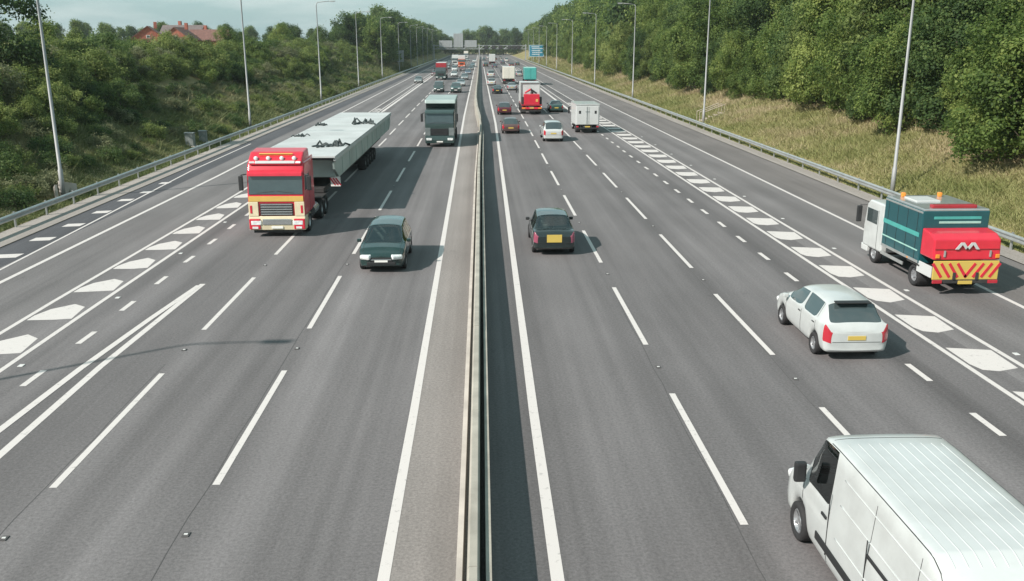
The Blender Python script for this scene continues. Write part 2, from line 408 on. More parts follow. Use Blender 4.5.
# short dashes next to the chevrons
yl = G(76, 343).y; dashes(road_l, 0, yl - 13.6, 1.15, 3.38, 0.17, 118, lambda y: -11.85 - 0.008 * (y-25))
yr = G(1000, 436).y; dashes(road_r, 0, yr - 6.8, 1.3, 3.4, 0.17, 118, lambda y: 11.65)
paint('lane_line', road_l, [(-11.85 - 0.008*93, 118), (-12.7, 240), (-12.7, 520)], 0.35)
paint('lane_line', road_r, [(11.65, 118), (11.6, 240), (11.2, 520)], 0.35)
# the double line of the lane split on the left
P = lambda x, y: tuple(G(x, y)[:2])
paint('split_line', road_l, [(-10.25, -30), P(0, 455), P(100, 367), P(203, 284)], 0.20)
paint('split_line', road_l, [(-13.2, -30), P(0, 430), P(80, 369), P(150, 319), P(199, 285.5)], 0.20, PZ + 0.004)
# chevron strips: two border lines and slanted blocks
def chevrons(parent, inner, outer, yfirst, period, ylast, sgn):
    paint('chevron_border', parent, [(interp(inner, y), y) for y in YS if y <= 340], 0.16)
    paint('chevron_border', parent, [(interp(outer, y), y) for y in YS if y <= 340], 0.16)
    y = yfirst
    while y < ylast:
        a, b = interp(inner, y) + sgn*0.15, interp(outer, y) - sgn*0.15
        wd = b - a
        base = [(0.0, .60), (.10, .18), (.42, 0), (.94, .28), (1.0, 1.70), (.02, 1.95)] if sgn > 0 else [(0, .15), (.4, .05), (1, 0), (1, .55), (.85, 1.25), (.45, 1.85), (.1, 1.45)]
        pts = [(a + wd*p, y + q + random.uniform(-.04, .04)) for p, q in base]
        if sgn < 0: pts = pts[::-1]
        quadp('chevron_block', parent, pts); y += period
chevrons(slip_l, [(0, -12.95), (30, -12.98), (55, -12.85), (130, -13.1), (340, -13.6)], [(0, -14.75), (30, -14.62), (55, -14.2), (130, -14.2), (340, -14.3)], G(98, 292).y - 13.4, 3.35, 122, -1)
slip_l_line = paint('edge_line', slip_l, [(-18.05, -30), (-17.75, 30), (-17.45, 60), (-17.6, 130), (-18.0, 340), (-18.0, 520)], 0.20)
chevrons(slip_r, [(0, 13.25), (40, 13.15), (90, 12.9), (130, 12.6), (340, 12.2)], [(0, 14.75), (40, 14.7), (90, 14.6), (130, 14.2), (340, 13.2)], G(935, 333).y - 13.4, 3.35, 135, 1)
paint('edge_line', slip_r, [(18.0, -30), (18.05, 60), (18.0, 130), (17.7, 340), (17.5, 520)], 0.18)
# hatching inside the left hard shoulder
paint('edge_line', shoulder_l, [(-18.55, -30), P(0, 270), P(95, 221), P(192, 170.5), (-20.1, 80)], 0.12, PZ + 0.004)
for k, (px, py) in enumerate([(8, 256), (43, 239), (74, 225), (102, 212), (126, 200), (147, 192), (165, 183)]):
    c = G(px, py); wq = 0.46 - 0.03 * k
    quadp('shoulder_block', shoulder_l, [(c.x-wq, c.y-0.45), (c.x+wq, c.y-0.30), (c.x+wq, c.y+0.42), (c.x-wq, c.y+0.27)])
# surface joints and road studs
mat('joint', (0.070, 0.068, 0.067), 0.9)
mat('stud', (0.60, 0.60, 0.58), 0.5)
for par, xf, a, b in [(road_l, LB, 8, 24), (road_l, LA, 8, 40), (road_r, RA, 6, 30), (road_r, RB, 8, 40)]:
    mb = MB(); pts = [(interp(xf, y)-0.14+random.uniform(-.03, .03), y) for y in np.arange(a, b, 1.2)]
    for (x0, y0), (x1, y1) in zip(pts[:-1], pts[1:]): mb.add([(x0-.008, y0, .003), (x0+.008, y0, .003), (x1+.008, y1, .003), (x1-.008, y1, .003)], [(0, 1, 2, 3)])
    mb.build('surface_joint', 'joint', par)
studm = MB().box((0, 0, 0.008), (0.20, 0.26, 0.016), 0.005).mesh('stud'); studl = MB().box((0, 0, 0.021), (0.11, 0.07, 0.012)).mesh('stud_lens')
for par, xf, yy0 in [(road_l, LA, ya - 1.9), (road_l, LB, yb - 1.9), (road_r, RA, yc - 1.9), (road_r, RB, yd - 1.9)]:
    for k in range(-1, 9):
        y = yy0 + k * 10.2
        o = link('road_stud', studm, 'joint', par); o.location = (interp(xf, y), y, 0.002); o.scale = (.62, .62, 1)
        q = link('stud_lens', studl, 'stud', o)
for par, x, n in [(slip_l, -12.6, 12), (slip_r, 15.1, 12)]:
    for k in range(n):
        o = link('road_stud', studm, 'stud', par); o.location = (x, 10 + k * 6.8, 0.002); o.scale = (.7, .7, 1)

# ------------------------------------------------------------------ central barrier
def sweep(mb, prof, path):
    """a closed (dx, z) outline carried along a list of (x, y)"""
    o = len(mb.v); n = len(prof)
    for x, y in path:
        for dx, z in prof: mb.v.append((x + dx, y, z))
    for i in range(len(path)-1):
        for k in range(n): mb.f.append((o+i*n+k, o+i*n+(k+1) % n, o+(i+1)*n+(k+1) % n, o+(i+1)*n+k))
    mb.f.append(tuple(o+k for k in range(n))); mb.f.append(tuple(o+(len(path)-1)*n+k for k in range(n))[::-1])
    return mb
BAR = [(-30, -0.20), (60, -0.14), (88, 0.02), (100, -0.12), (115, -0.45), (135, -0.68), (165, -0.72), (220, -0.62), (760, -0.4)]
bx_ = lambda y: interp(BAR, y)
bar = thing('central_barrier', 'long weathered concrete barrier dividing the two carriageways', 'barrier', (0, 0, 0))
yy = -30.0; k = 0
while yy < 92:
    L = 6.0
    p = [(bx_(yy + L*i/3) , yy + L*i/3) for i in range(4)]; p[-1] = (p[-1][0], p[-1][1]-0.02)
    d = random.uniform(-.008, .008)
    sweep(MB(), [(-0.13, 0), (-0.09, 0.86+d), (-0.06, 0.90+d), (0.06, 0.90+d), (0.09, 0.86+d), (0.11, 0)], p).build('wall_panel', 'concrete', bar)
    yy += L
sweep(MB(), [(-0.05, 0), (-0.045, 0.72), (0.045, 0.72), (0.05, 0)], [(bx_(y)+0.235, y) for y in np.arange(-30, 90, 6.0)]).build('back_wall', 'concrete', bar)
sweep(MB(), [(-0.06, 0), (-0.05, 0.11), (0.05, 0.12), (0.06, 0)], [(bx_(y)-0.25, y) for y in np.arange(-30, 93, 6.0)]).build('kerb', 'kerb_concrete', bar)
while yy < 600:
    L = 6.0 if yy < 240 else 60.0
    p = [(bx_(yy + L*i/3), yy + L*i/3) for i in range(4)]; p[-1] = (p[-1][0], p[-1][1]-0.02)
    sweep(MB(), [(-0.26, 0), (-0.13, 0.86), (-0.10, 0.92), (0.10, 0.92), (0.13, 0.86), (0.26, 0)], p).build('wall_panel', 'concrete', bar)
    yy += L

# ------------------------------------------------------------------ guard rails
WP = [(0.00, -0.155), (0.045, -0.135), (0.085, -0.10), (0.085, -0.06), (0.02, -0.02), (0.02, 0.02), (0.085, 0.06), (0.085, 0.10), (0.045, 0.135), (0, 0.155),
      (-0.012, 0.150), (0.03, 0.125), (0.068, 0.095), (0.068, 0.065), (0.004, 0.022), (0.004, -0.022), (0.068, -0.065), (0.068, -0.095), (0.03, -0.125), (-0.012, -0.15)]
postm = MB().box((0, 0, 0.38), (0.06, 0.11, 0.80)).mesh('post')
blockm = MB().box((0, 0, 0.62), (0.11, 0.09, 0.20)).mesh('block')
for sgn, X, lab in [(1, -22.05, 'galvanised steel guard rail running along the left verge'), (-1, 22.3, 'galvanised steel guard rail running along the right grass verge')]:
    g = thing('guard_rail', lab, 'guard rail', (0, 0, 0))
    path = [(X, y) for y in np.arange(-6, 480, 6.4)]
    for a in range(0, len(path)-1, 6):
        seg = path[a:a+7]; seg[-1] = (seg[-1][0], seg[-1][1]-0.02)
        sweep(MB(), [(sgn*dx, 0.62+z) for dx, z in WP], seg).build('rail_beam', 'galv', g)
    for y in np.arange(-5, 470, 3.2):
        o = link('post', postm, 'galv', g); o.location = (X - sgn*0.16, y, 0)
        if y < 130:
            q = link('spacer_block', blockm, 'galv', o); q.location = (sgn*0.09, 0, 0)

# ------------------------------------------------------------------ lamp posts
LH = 14.1
pole = MB().tube([(0, 0, 0), (0, 0, 1.6), (0, 0, 1.62), (0, 0, LH-0.5), (0.06, 0, LH-0.15), (0.25, 0, LH)], [0.13, 0.13, 0.10, 0.06, 0.055, 0.05], 10).mesh('pole', True)
arm = MB().tube([(0.2, 0, LH-0.01), (1.0, 0, LH+0.10), (2.0, 0, LH+0.18)], [0.052, 0.045, 0.04], 8).mesh('arm', True)
headm = MB().prism([(-0.17, 0.0), (-0.13, 0.10), (0.13, 0.10), (0.17, 0.0)], 0, 0.85, 0.03).mesh('head', True)
lensm = MB().box((0.45, 0, -0.03), (0.6, 0.26, 0.06), 0.02).mesh('lens')
basem = MB().box((0, 0, 0.03), (0.5, 0.5, 0.10), 0.015).mesh('base')
def lamp(x, y, sgn, label):
    t = thing('lamp_post', label, 'lamp post', (x, y, gz(x, y)), 0 if sgn > 0 else math.pi, 'lamp posts along the motorway')
    link('pole', pole, 'lamp_steel', t); link('arm', arm, 'lamp_steel', t); link('base', basem, 'concrete', t)
    h = link('lamp_head', headm, 'lamp_steel', t); h.location = (1.9, 0, LH+0.14)
    link('lens', lensm, 'lamp_glass', h)
    return t
LY = [51.3, 94.3, 137.2, 180, 224, 272, 318, 350, 386, 420, 462]
RY = [50.6, 96, 142, 190, 238, 286, 330, 372, 412, 455]
lamp(-23.6, 15.2, 1, 'lamp post left of the view whose thin shadow lies across the lanes')
for k, y in enumerate(LY): lamp(-23.6, y, 1, f'tall steel lamp post on the left verge, {ORD[k]} from the front in view')
for k, y in enumerate(RY): lamp(23.6, y, -1, f'tall steel lamp post on the right grass verge, {ORD[k]} from the front in view')
# concrete wings at the foot of the first left lamp, handrails beside the second right lamp
t = thing('concrete_footing', 'pair of pale concrete wing walls at the foot of the nearest left lamp post', 'footing', (-23.5, 51.2, 0.1))
for dy, rz in [(-0.75, 0.5), (0.75, -0.5)]:
    o = MB().prism([(-0.55, -0.2), (0.55, -0.2), (0.55, 0.45), (-0.55, 0.75)], -0.07, 0.07, 0.015).build('wing_wall', 'kerb_concrete', t); o.location = (-0.1, dy, 0.15); o.rotation_euler = (0, 0, rz)
t = thing('handrail', 'short pale handrails of the steps beside the second right lamp post', 'handrail', (24.0, 99.2, 0.2))
for dy in (-0.9, 0.3, 1.6):
    mb = MB().tube([(0, dy, 0), (0, dy, 1.0), (2.4, dy, 1.9), (2.4, dy, 0.6)], 0.045, 6)
    mb.build('rail', 'timber', t)
t = thing('steps', 'flight of small timber edged steps up the right bank by the second lamp', 'steps', (24.0, 99.0, 0.25))
for k in range(5):
    MB().box((0.25 + 0.5*k, 0, 0.05 + 0.2*k), (0.46, 1.6, 0.18), 0.01).build('step', 'timber', t)
# cabinets by the left guard rail
for k, (px, wd, ht, lab) in enumerate([(211, 0.70, 1.05, 'grey roadside equipment cabinet behind the left guard rail, nearer of two'), (222, 0.60, 0.9, 'smaller grey roadside equipment cabinet behind the left guard rail, farther of two')]):
    X = -24.2; Y = 76.5 + 3.6 * k
    t = thing('equipment_cabinet', lab, 'cabinet', (X, Y, gz(X, Y) - 0.05), 0, 'roadside cabinets')
    MB().box((0, 0, 0.06), (wd+0.12, 0.6, 0.16), 0.01).build('plinth', 'kerb_concrete', t)
    MB().box((0, 0, 0.12+ht/2), (wd, 0.5, ht), 0.02).build('case', 'cabinet_grey', t)
    MB().prism([(-0.31, 0.12+ht), (0.31, 0.12+ht), (0.31, 0.17+ht), (0, 0.22+ht), (-0.31, 0.17+ht)], -wd/2-0.05, wd/2+0.05, 0.008).build('lid', 'cabinet_grey', t)
    MB().box((0, -0.262, 0.12+ht/2), (wd*0.86, 0.02, ht*0.88), 0.006).build('door', 'cabinet_grey', t)

# ------------------------------------------------------------------ signs and gantry
t = thing('direction_sign', 'large blue motorway direction sign on posts beyond the right lamps', 'sign', (24.8, 408, gz(24.8, 408)))
MB().box((0, 0, 4.9), (6.6, 0.10, 5.0), 0.03).build('sign_panel', 'sign_blue', t)
mb = MB()
for a, b in [((-3.2, -.06), (6.4, .12))]:
    for zc, hh in [(7.3, .12), (2.5, .12)]: mb.box((0, -0.062, zc), (6.3, 0.02, hh))
    for xc in (-3.1, 3.1): mb.box((xc, -0.062, 4.9), (0.12, 0.02, 4.7))
mb.build('border', 'plate_white', t)
for z, x0, wd in [(6.6, -0.6, 3.4), (5.9, 0.2, 4.6), (5.0, -0.3, 3.8), (4.2, 0.3, 4.4), (3.4, -0.5, 3.2)]:
    mb = MB(); x = x0 - wd/2
    while x < x0 + wd/2:
        q = random.uniform(0.2, 0.5); mb.box((x + q/2, -0.06, z), (q*0.8, 0.02, 0.34)); x += q + 0.05
    mb.build('legend', 'plate_white', t)
for x in (-2.2, 0, 2.2): MB().tube([(x, 0.15, -1.2), (x, 0.15, 7.2)], 0.09, 8).build('post', 'galv', t)
t = thing('road_sign', 'tall grey back of a road sign on the left verge near the far trees', 'sign', (-25.6, 300, gz(-25.6, 300)))
MB().box((0, 0, 3.6), (2.2, 0.08, 3.6), 0.03).build('sign_panel', 'sign_grey', t)
for x in (-0.7, 0.7): MB().tube([(x, -0.10, -0.8), (x, -0.10, 5.2)], 0.06, 8).build('post', 'galv', t)

GY = 462.0
t = thing('sign_gantry', 'steel gantry spanning both carriageways in the far distance', 'gantry', (0, GY, 0))
for x in (-22.8, -0.4, 22.6):
    for dy in (-0.7, 0.7): MB().box((x, dy, 3.9), (0.5, 0.35, 7.8), 0.03).build('column', 'sign_grey', t)
for dy in (-0.8, 0.8):
    for z in (5.7, 7.3): MB().box((-0.1, dy, z), (46.5, 0.25, 0.28), 0.02).build('chord', 'sign_grey', t)
for k in range(23):
    x = -22 + 2*k; a, b = (5.8, 7.2) if k % 2 else (7.2, 5.8)
    MB().tube([(x, -0.8, a), (x+2, -0.8, b)], 0.09, 6).build('brace', 'sign_grey', t)
MB().box((-0.1, 0.0, 5.62), (46, 1.2, 0.08)).build('walkway', 'chassis', t)
for k, (x0, x1, z0, z1) in enumerate([(-20.2, -13.6, 6.4, 9.7), (-13.0, -8.3, 6.4, 13.0), (-7.6, -1.6, 6.4, 9.8)]):
    s = MB().box(((x0+x1)/2, -1.15, (z0+z1)/2), (x1-x0, 0.16, z1-z0), 0.03).build('sign_back', 'sign_grey', t)
    n = int((x1-x0)/1.5)
    for i in range(n+1): MB().box((x0 + 0.2 + i*(x1-x0-0.4)/n, -1.26, (z0+z1)/2), (0.14, 0.08, z1-z0-0.2)).build('stiffener', 'galv', s)
for x in (3.0, 6.7, 10.2, 14.6, 16.8, 19.0):
    s = MB().box((x, -1.15, 6.45), (1.9, 0.3, 1.7), 0.05).build('signal_board', 'trim_black', t)
    MB().box((x, -1.32, 6.45), (1.5, 0.05, 1.2), 0.02).build('signal_face', 'chassis', s)

# ------------------------------------------------------------------ wheels
WH = {}
def wheel(parent, x, y, r, wdt, side, twin=False):
    k = (round(r, 3), round(wdt, 3))
    if k not in WH:
        h = wdt / 2
        ty = MB().lathe([(-h*.7, r*.60), (-h, r*.70), (-h, r*.90), (-h*.8, r*.985), (-h*.3, r), (h*.3, r), (h*.8, r*.985), (h, r*.90), (h, r*.70), (h*.7, r*.60)], 28).mesh('tyre', True)
        rm = MB().lathe([(h*.72, r*.62), (h*.80, r*.56), (h*.35, r*.50), (h*.25, r*.30), (h*.55, r*.20), (h*.6, r*.10), (h*.6, 0.002)], 28)
        for i in range(5):
            a = i * 2*math.pi/5; c, s_ = math.cos(a), math.sin(a); q = r*.07
            rm.add([(h*.45, c*r*.15 - s_*q, s_*r*.15 + c*q), (h*.45, c*r*.15 + s_*q, s_*r*.15 - c*q), (h*.68, c*r*.56 + s_*q, s_*r*.56 - c*q), (h*.68, c*r*.56 - s_*q, s_*r*.56 + c*q)], [(0, 1, 2, 3)])
        WH[k] = (ty, rm.mesh('rim'))
    ty, rm = WH[k]
    w_ = bpy.data.objects.new('wheel', None); COL.objects.link(w_); w_.parent = parent; w_.empty_display_size = 0.2
    w_.location = (x, y, r); w_.rotation_euler = (0, 0, 0 if side > 0 else math.pi)
    link('tyre', ty, 'tyre', w_); link('rim', rm, 'rim', w_)
    return w_

# ------------------------------------------------------------------ cars
# each body is lofted through cross sections, rounded, then cut into its parts
STY = {
 #          L    W    H    noseZ hoodZ belt  cowl  roofF  roofR  tailY  deckZ tailZ  gl  win breaks
 'hatch':  dict(L=4.25, W=1.76, H=1.49, nose=.70, hood=.96, belt=.93, cowl=.98, rf=.30, rr=-1.62, ty=-1.98, deck=.96, tz=.88, wr=.60, brk=[.75, -.30, -.42, -1.25, -1.42, -1.75]),
 'saloon': dict(L=4.55, W=1.78, H=1.43, nose=.66, hood=.92, belt=.91, cowl=.98, rf=.28, rr=-1.05, ty=-1.62, deck=.98, tz=.90, wr=.58, brk=[.75, -.25, -.37, -1.10, -1.20, -1.40]),
 'suv':    dict(L=4.75, W=1.88, H=1.72, nose=.92, hood=1.12, belt=1.08, cowl=1.02, rf=.42, rr=-1.95, ty=-2.25, deck=1.08, tz=1.02, wr=.68, brk=[.80, -.25, -.38, -1.20, -1.32, -2.0]),
 'mpv':    dict(L=4.40, W=1.86, H=1.62, nose=.76, hood=1.04, belt=1.02, cowl=1.30, rf=.35, rr=-1.62, ty=-2.08, deck=1.10, tz=1.00, wr=.61, brk=[.92, -.28, -.38, -1.40, -1.44, -1.46]),
 'people': dict(L=4.35, W=1.82, H=1.60, nose=.76, hood=1.00, belt=.97, cowl=1.30, rf=.30, rr=-1.62, ty=-1.98, deck=1.00, tz=.92, wr=.62, brk=[.95, -.20, -.32, -1.18, -1.30, -1.72]),
 'taxi':   dict(L=4.60, W=1.80, H=1.62, nose=.78, hood=1.00, belt=.98, cowl=.82, rf=.42, rr=-1.40, ty=-1.78, deck=1.06, tz=.98, wr=.64, brk=[.66, -.20, -.32, -1.05, -1.16, -1.52]),
 'pickup': dict(L=4.95, W=1.84, H=1.76, nose=.94, hood=1.12, belt=1.08, cowl=1.00, rf=.42, rr=-2.05, ty=-2.32, deck=1.10, tz=1.05, wr=.66, brk=[.80, -.25, -.38, -1.20, -1.32, -2.05]),
 'small_van': dict(L=4.5, W=1.80, H=1.85, nose=.80, hood=1.08, belt=1.05, cowl=1.30, rf=.55, rr=-2.10, ty=-2.18, deck=1.10, tz=1.0, wr=.72, brk=[.95, .05, .0, -.05, -.06, -.07]),
 'van':    dict(L=5.95, W=2.12, H=2.36, nose=.98, hood=1.26, belt=1.28, cowl=2.16, rf=1.30, rr=-2.86, ty=-2.94, deck=1.42, tz=1.3, wr=.79, brk=[1.75, .72, .60, .50, .40, .35]),
}
CARS = {}
def car_parts(style, lvl):
    key = (style, lvl)
    if key in CARS: return CARS[key]
    p = STY[style]; L, W, H = p['L'], p['W'], p['H']; hw = W/2; F = L/2
    big = style == 'van'
    wr_ = 0.35 if big else (0.36 if style in ('suv', 'pickup') else 0.31)
    yf, yr_ = F - (0.98 if big else 0.84), -F + (1.15 if big else 0.80)
    ar = wr_ + 0.07
    belt = p['belt']
    def hoodrow(y, wf, zs, zt):
        w_ = hw*wf
        return [y, w_, zs, w_*.93, zs+.02, w_*.84, zt-.02, w_*.45, zt+.01, zt+.02]
    def cabrow(y, wf, zs, zr):
        w_ = hw*wf; wt = hw*p['wr']/0.88*1.0
        if style in ('van', 'small_van'): return [y, w_, zs, w_*.965, zs+.03, wt, zr-.06, wt*.86, zr-.008, zr]
        return [y, w_, zs, w_*.955, zs+.03, wt, zr-.085, wt*.72, zr-.02, zr]
    K = [hoodrow(-F, .80, p['tz']-.18, p['tz']-.14), hoodrow(-F+.05, .90, p['tz']-.06, p['tz']-.02), hoodrow(-F+.13, .95, p['tz'], p['tz']+.03)]
    if p['ty'] > -F + .3:
        K.append(hoodrow((p['ty']-F)/2, .975, p['deck']-.06, p['deck']-.01))
    K.append(hoodrow(p['ty'], .98, p['deck']-.05, p['deck']))
    K += [cabrow(p['rr'], .99, belt, H-.04), cabrow((p['rr']+p['rf'])/2, 1.0, belt, H), cabrow(p['rf'], .99, belt-.01, H-.05),
          hoodrow(p['cowl'], .985, p['hood']-.06, p['hood']), hoodrow((p['cowl']+F)/2, .97, (p['hood']+p['nose'])/2-.03, (p['hood']*.45+p['nose']*.55)+.06),
          hoodrow(F-.32, .94, p['nose']-.02, p['nose']+.06), hoodrow(F-.10, .88, p['nose']-.07, p['nose']), hoodrow(F, .74, p['nose']-.16, p['nose']-.10)]
    if big:
        K = [k_ for k_ in K if not (p['rr'] - .01 <= k_[0] <= p['rf'] + .01)] + [cabrow(p['rr'], 1.0, belt, H-.015), cabrow(-1.8, 1.0, belt, H), cabrow(-.4, 1.0, belt, H), cabrow(.8, 1.0, belt, H-.005), cabrow(p['rf'], .995, belt-.01, H-.035)]
    K = np.array(sorted(K, key=lambda a: a[0]))
    zbk = [(-F, .34), (-F+.1, .26), (yr_-ar-.05, .24), (yr_-ar, .30), (yr_-ar*.72, wr_*1.75), (yr_, wr_*2.18), (yr_+ar*.72, wr_*1.75), (yr_+ar, .30), (yr_+ar+.05, .23),
           (yf-ar-.05, .23), (yf-ar, .30), (yf-ar*.72, wr_*1.75), (yf, wr_*2.18), (yf+ar*.72, wr_*1.75), (yf+ar, .30), (yf+ar+.05, .24), (F-.1, .24), (F, .32)]
    yset = sorted(set(round(float(a), 3) for a in list(K[:, 0]) + [a for a, _ in zbk] + p['brk']))
    ysx = [yset[0]]
    for a in yset[1:]:
        if a - ysx[-1] > 0.018: ysx.append(a)
    bm = bmesh.new(); rings = []
    for y in ysx:
        q = [np.interp(y, K[:, 0], K[:, i]) for i in range(1, 10)]
        w_, zs, x5, z5, x6, z6, x7, z7, z8 = q
        zb = interp(zbk, y); zb = min(zb, zs-.14)
        zm = zb + (zs - zb)*.45
        pr = [(0, zb), (w_*.80, zb), (w_*.965, zb+.03), (w_, zm), (w_*.985, zs), (x5, z5), (x6, z6), (x7, z7), (0, z8)]
        right = [bm.verts.new((x, y, z)) for x, z in pr]
        left = [right[0]] + [bm.verts.new((-x, y, z)) for x, z in pr[1:-1]] + [right[-1]]
        rings.append((right, left))
    cls = {}; names = []
    def cid(n):
        if n not in cls: cls[n] = len(names); names.append(n)
        return cls[n]
    cid(('body', 0))
    b = p['brk']
    for i in range(len(ysx)-1):
        ym = (ysx[i]+ysx[i+1])/2
        for s in (0, 1):
            A, B = rings[i][s], rings[i+1][s]
            for k in range(8):
                fc = (A[k], B[k], B[k+1], A[k+1]) if s == 0 else (A[k], A[k+1], B[k+1], B[k])
                c = ('body', 0)
                if k >= 6 and p['rf'] < ym < p['cowl']: c = ('windscreen', 0)
                elif k >= 6 and p['ty'] < ym < p['rr'] and style not in ('van',): c = ('rear_window', 0)
                elif k >= 6 and p['rr'] < ym < p['rf']: c = ('roof', 0)
                elif k == 5:
                    if b[1] < ym < b[0]: c = ('side_window', 1+s)
                    elif b[3] < ym < b[2] and not big and style != 'small_van': c = ('side_window', 3+s)
                    elif b[5] < ym < b[4] and not big and style != 'small_van': c = ('side_window', 5+s)
                elif k in (3, 4) and ym < -F+.14: c = ('tail_light', 1+s)
                elif k == 2 and (ym > F-.25 or ym < -F+.10): c = ('bumper', 1 if ym > 0 else 2)
                f_ = bm.faces.new(fc); f_.material_index = cid(c)
    for ring, fl, e in [(rings[0], 0, 2), (rings[-1], 1, 1)]:
        rr, ll = ring
        for k in range(8):
            q = [rr[k], rr[k+1], ll[k+1], ll[k]]
            u = []
            for z in q:
                if z not in u: u.append(z)
            f_ = bm.faces.new(u if not fl else u[::-1]); f_.material_index = cid(('bumper', e)) if k in (1, 2) else 0
    cl = bm.edges.layers.float.new('crease_edge')
    for e in bm.edges:
        lf = e.link_faces
        if len(lf) == 2 and lf[0].material_index != lf[1].material_index: e[cl] = 0.93
    bmesh.ops.recalc_face_normals(bm, faces=bm.faces[:])
    me = bpy.data.meshes.new('t'); bm.to_mesh(me); bm.free()
    for _ in names: me.materials.append(None)
    o = bpy.data.objects.new('t', me); COL.objects.link(o)
    md = o.modifiers.new('s', 'SUBSURF'); md.levels = lvl; md.render_levels = lvl
    dg = bpy.context.evaluated_depsgraph_get(); ev = o.evaluated_get(dg).to_mesh()
    n = len(ev.vertices); co = np.empty(n*3, 'f'); ev.vertices.foreach_get('co', co); co = co.reshape(-1, 3)
    nrm = np.array([q.vector[:] for q in ev.vertex_normals])
    mi = np.empty(len(ev.polygons), 'i'); ev.polygons.foreach_get('material_index', mi)
    polys = [tuple(q.vertices) for q in ev.polygons]
    o.evaluated_get(dg).to_mesh_clear(); bpy.data.objects.remove(o)
    parts = []
    for (nm, _), idx in cls.items():
        fs = [polys[i] for i in np.nonzero(mi == idx)[0]]
        if not fs: continue
        used = sorted(set(i for q in fs for i in q)); mpx = {a: j for j, a in enumerate(used)}
        pm = bpy.data.meshes.new(nm); off = 0.004 if nm in ('headlight', 'tail_light') else (-0.006 if 'win' in nm else 0)
        pm.from_pydata([tuple(co[i] + nrm[i]*off) for i in used], [], [tuple(mpx[i] for i in q) for q in fs]); pm.update()
        pm.polygons.foreach_set('use_smooth', [True]*len(pm.polygons))
        pm.normals_split_custom_set_from_vertices([tuple(nrm[i]) for i in used])
        parts.append((nm, pm))
    CARS[key] = (parts, p, yf, yr_, wr_)
    return CARS[key]

BOXM = {}
def bx(name, parent, c, d, m, bev=0.02, rot=None):
    k = tuple(round(a, 4) for a in d) + (bev,)
    if k not in BOXM: BOXM[k] = MB().box((0, 0, 0), d, bev).mesh(name)
    o = link(name, BOXM[k], m, parent); o.location = c
    if rot: o.rotation_euler = rot
    return o

SEAM = {}
def seams(t, style, lvl):
    """dark shut lines of the doors, bonnet and tail laid on the body surface"""
    key = (style, lvl)
    if key not in SEAM:
        parts, p, yf, yr_, wr_ = CARS[key]; F = p['L']/2
        vs, fs = [], []
        for nm, me in parts:
            o_ = len(vs); vs += [q.co[:] for q in me.vertices]; fs += [tuple(i + o_ for i in q.vertices) for q in me.polygons]
        tree = BVHTree.FromPolygons(vs, fs); out_ = []
        b = p['brk']; vz = [b[0]+.08, (b[1]+b[2])/2]
        if style not in ('van', 'small_van'): vz.append(b[3]-.06)
        for s in (-1, 1):
            for y in vz:
                pts = []
                for z in np.linspace(.36, p['belt']-.02, 9):
                    h_ = tree.ray_cast(Vector((s*3, y, z)), Vector((-s, 0, 0)))[0]
                    if h_ is not None: pts.append((h_.x + s*.001, y, z))
                if len(pts) > 2: out_.append(MB().tube(pts, .007, 4).mesh('door_seam'))
            pts = []
            for y in np.linspace(p['cowl']+.02, F-.16, 9):
                h_ = tree.ray_cast(Vector((s*p['W']/2*.78, y, 4)), Vector((0, 0, -1)))[0]
                if h_ is not None: pts.append((h_.x, y, h_.z + .001))
            if len(pts) > 2: out_.append(MB().tube(pts, .006, 4).mesh('bonnet_seam'))
        pts = []
        for x in np.linspace(-p['W']*.36, p['W']*.36, 9):
            h_ = tree.ray_cast(Vector((x, -6, p['tz']-.42)), Vector((0, 1, 0)))[0]
            if h_ is not None: pts.append((x, h_.y - .001, p['tz']-.42))
        if len(pts) > 2: out_.append(MB().tube(pts, .007, 4).mesh('tail_seam'))
        SEAM[key] = out_
    for me in SEAM[key]: link(me.name.split('.')[0], me, 'trim_black', t)
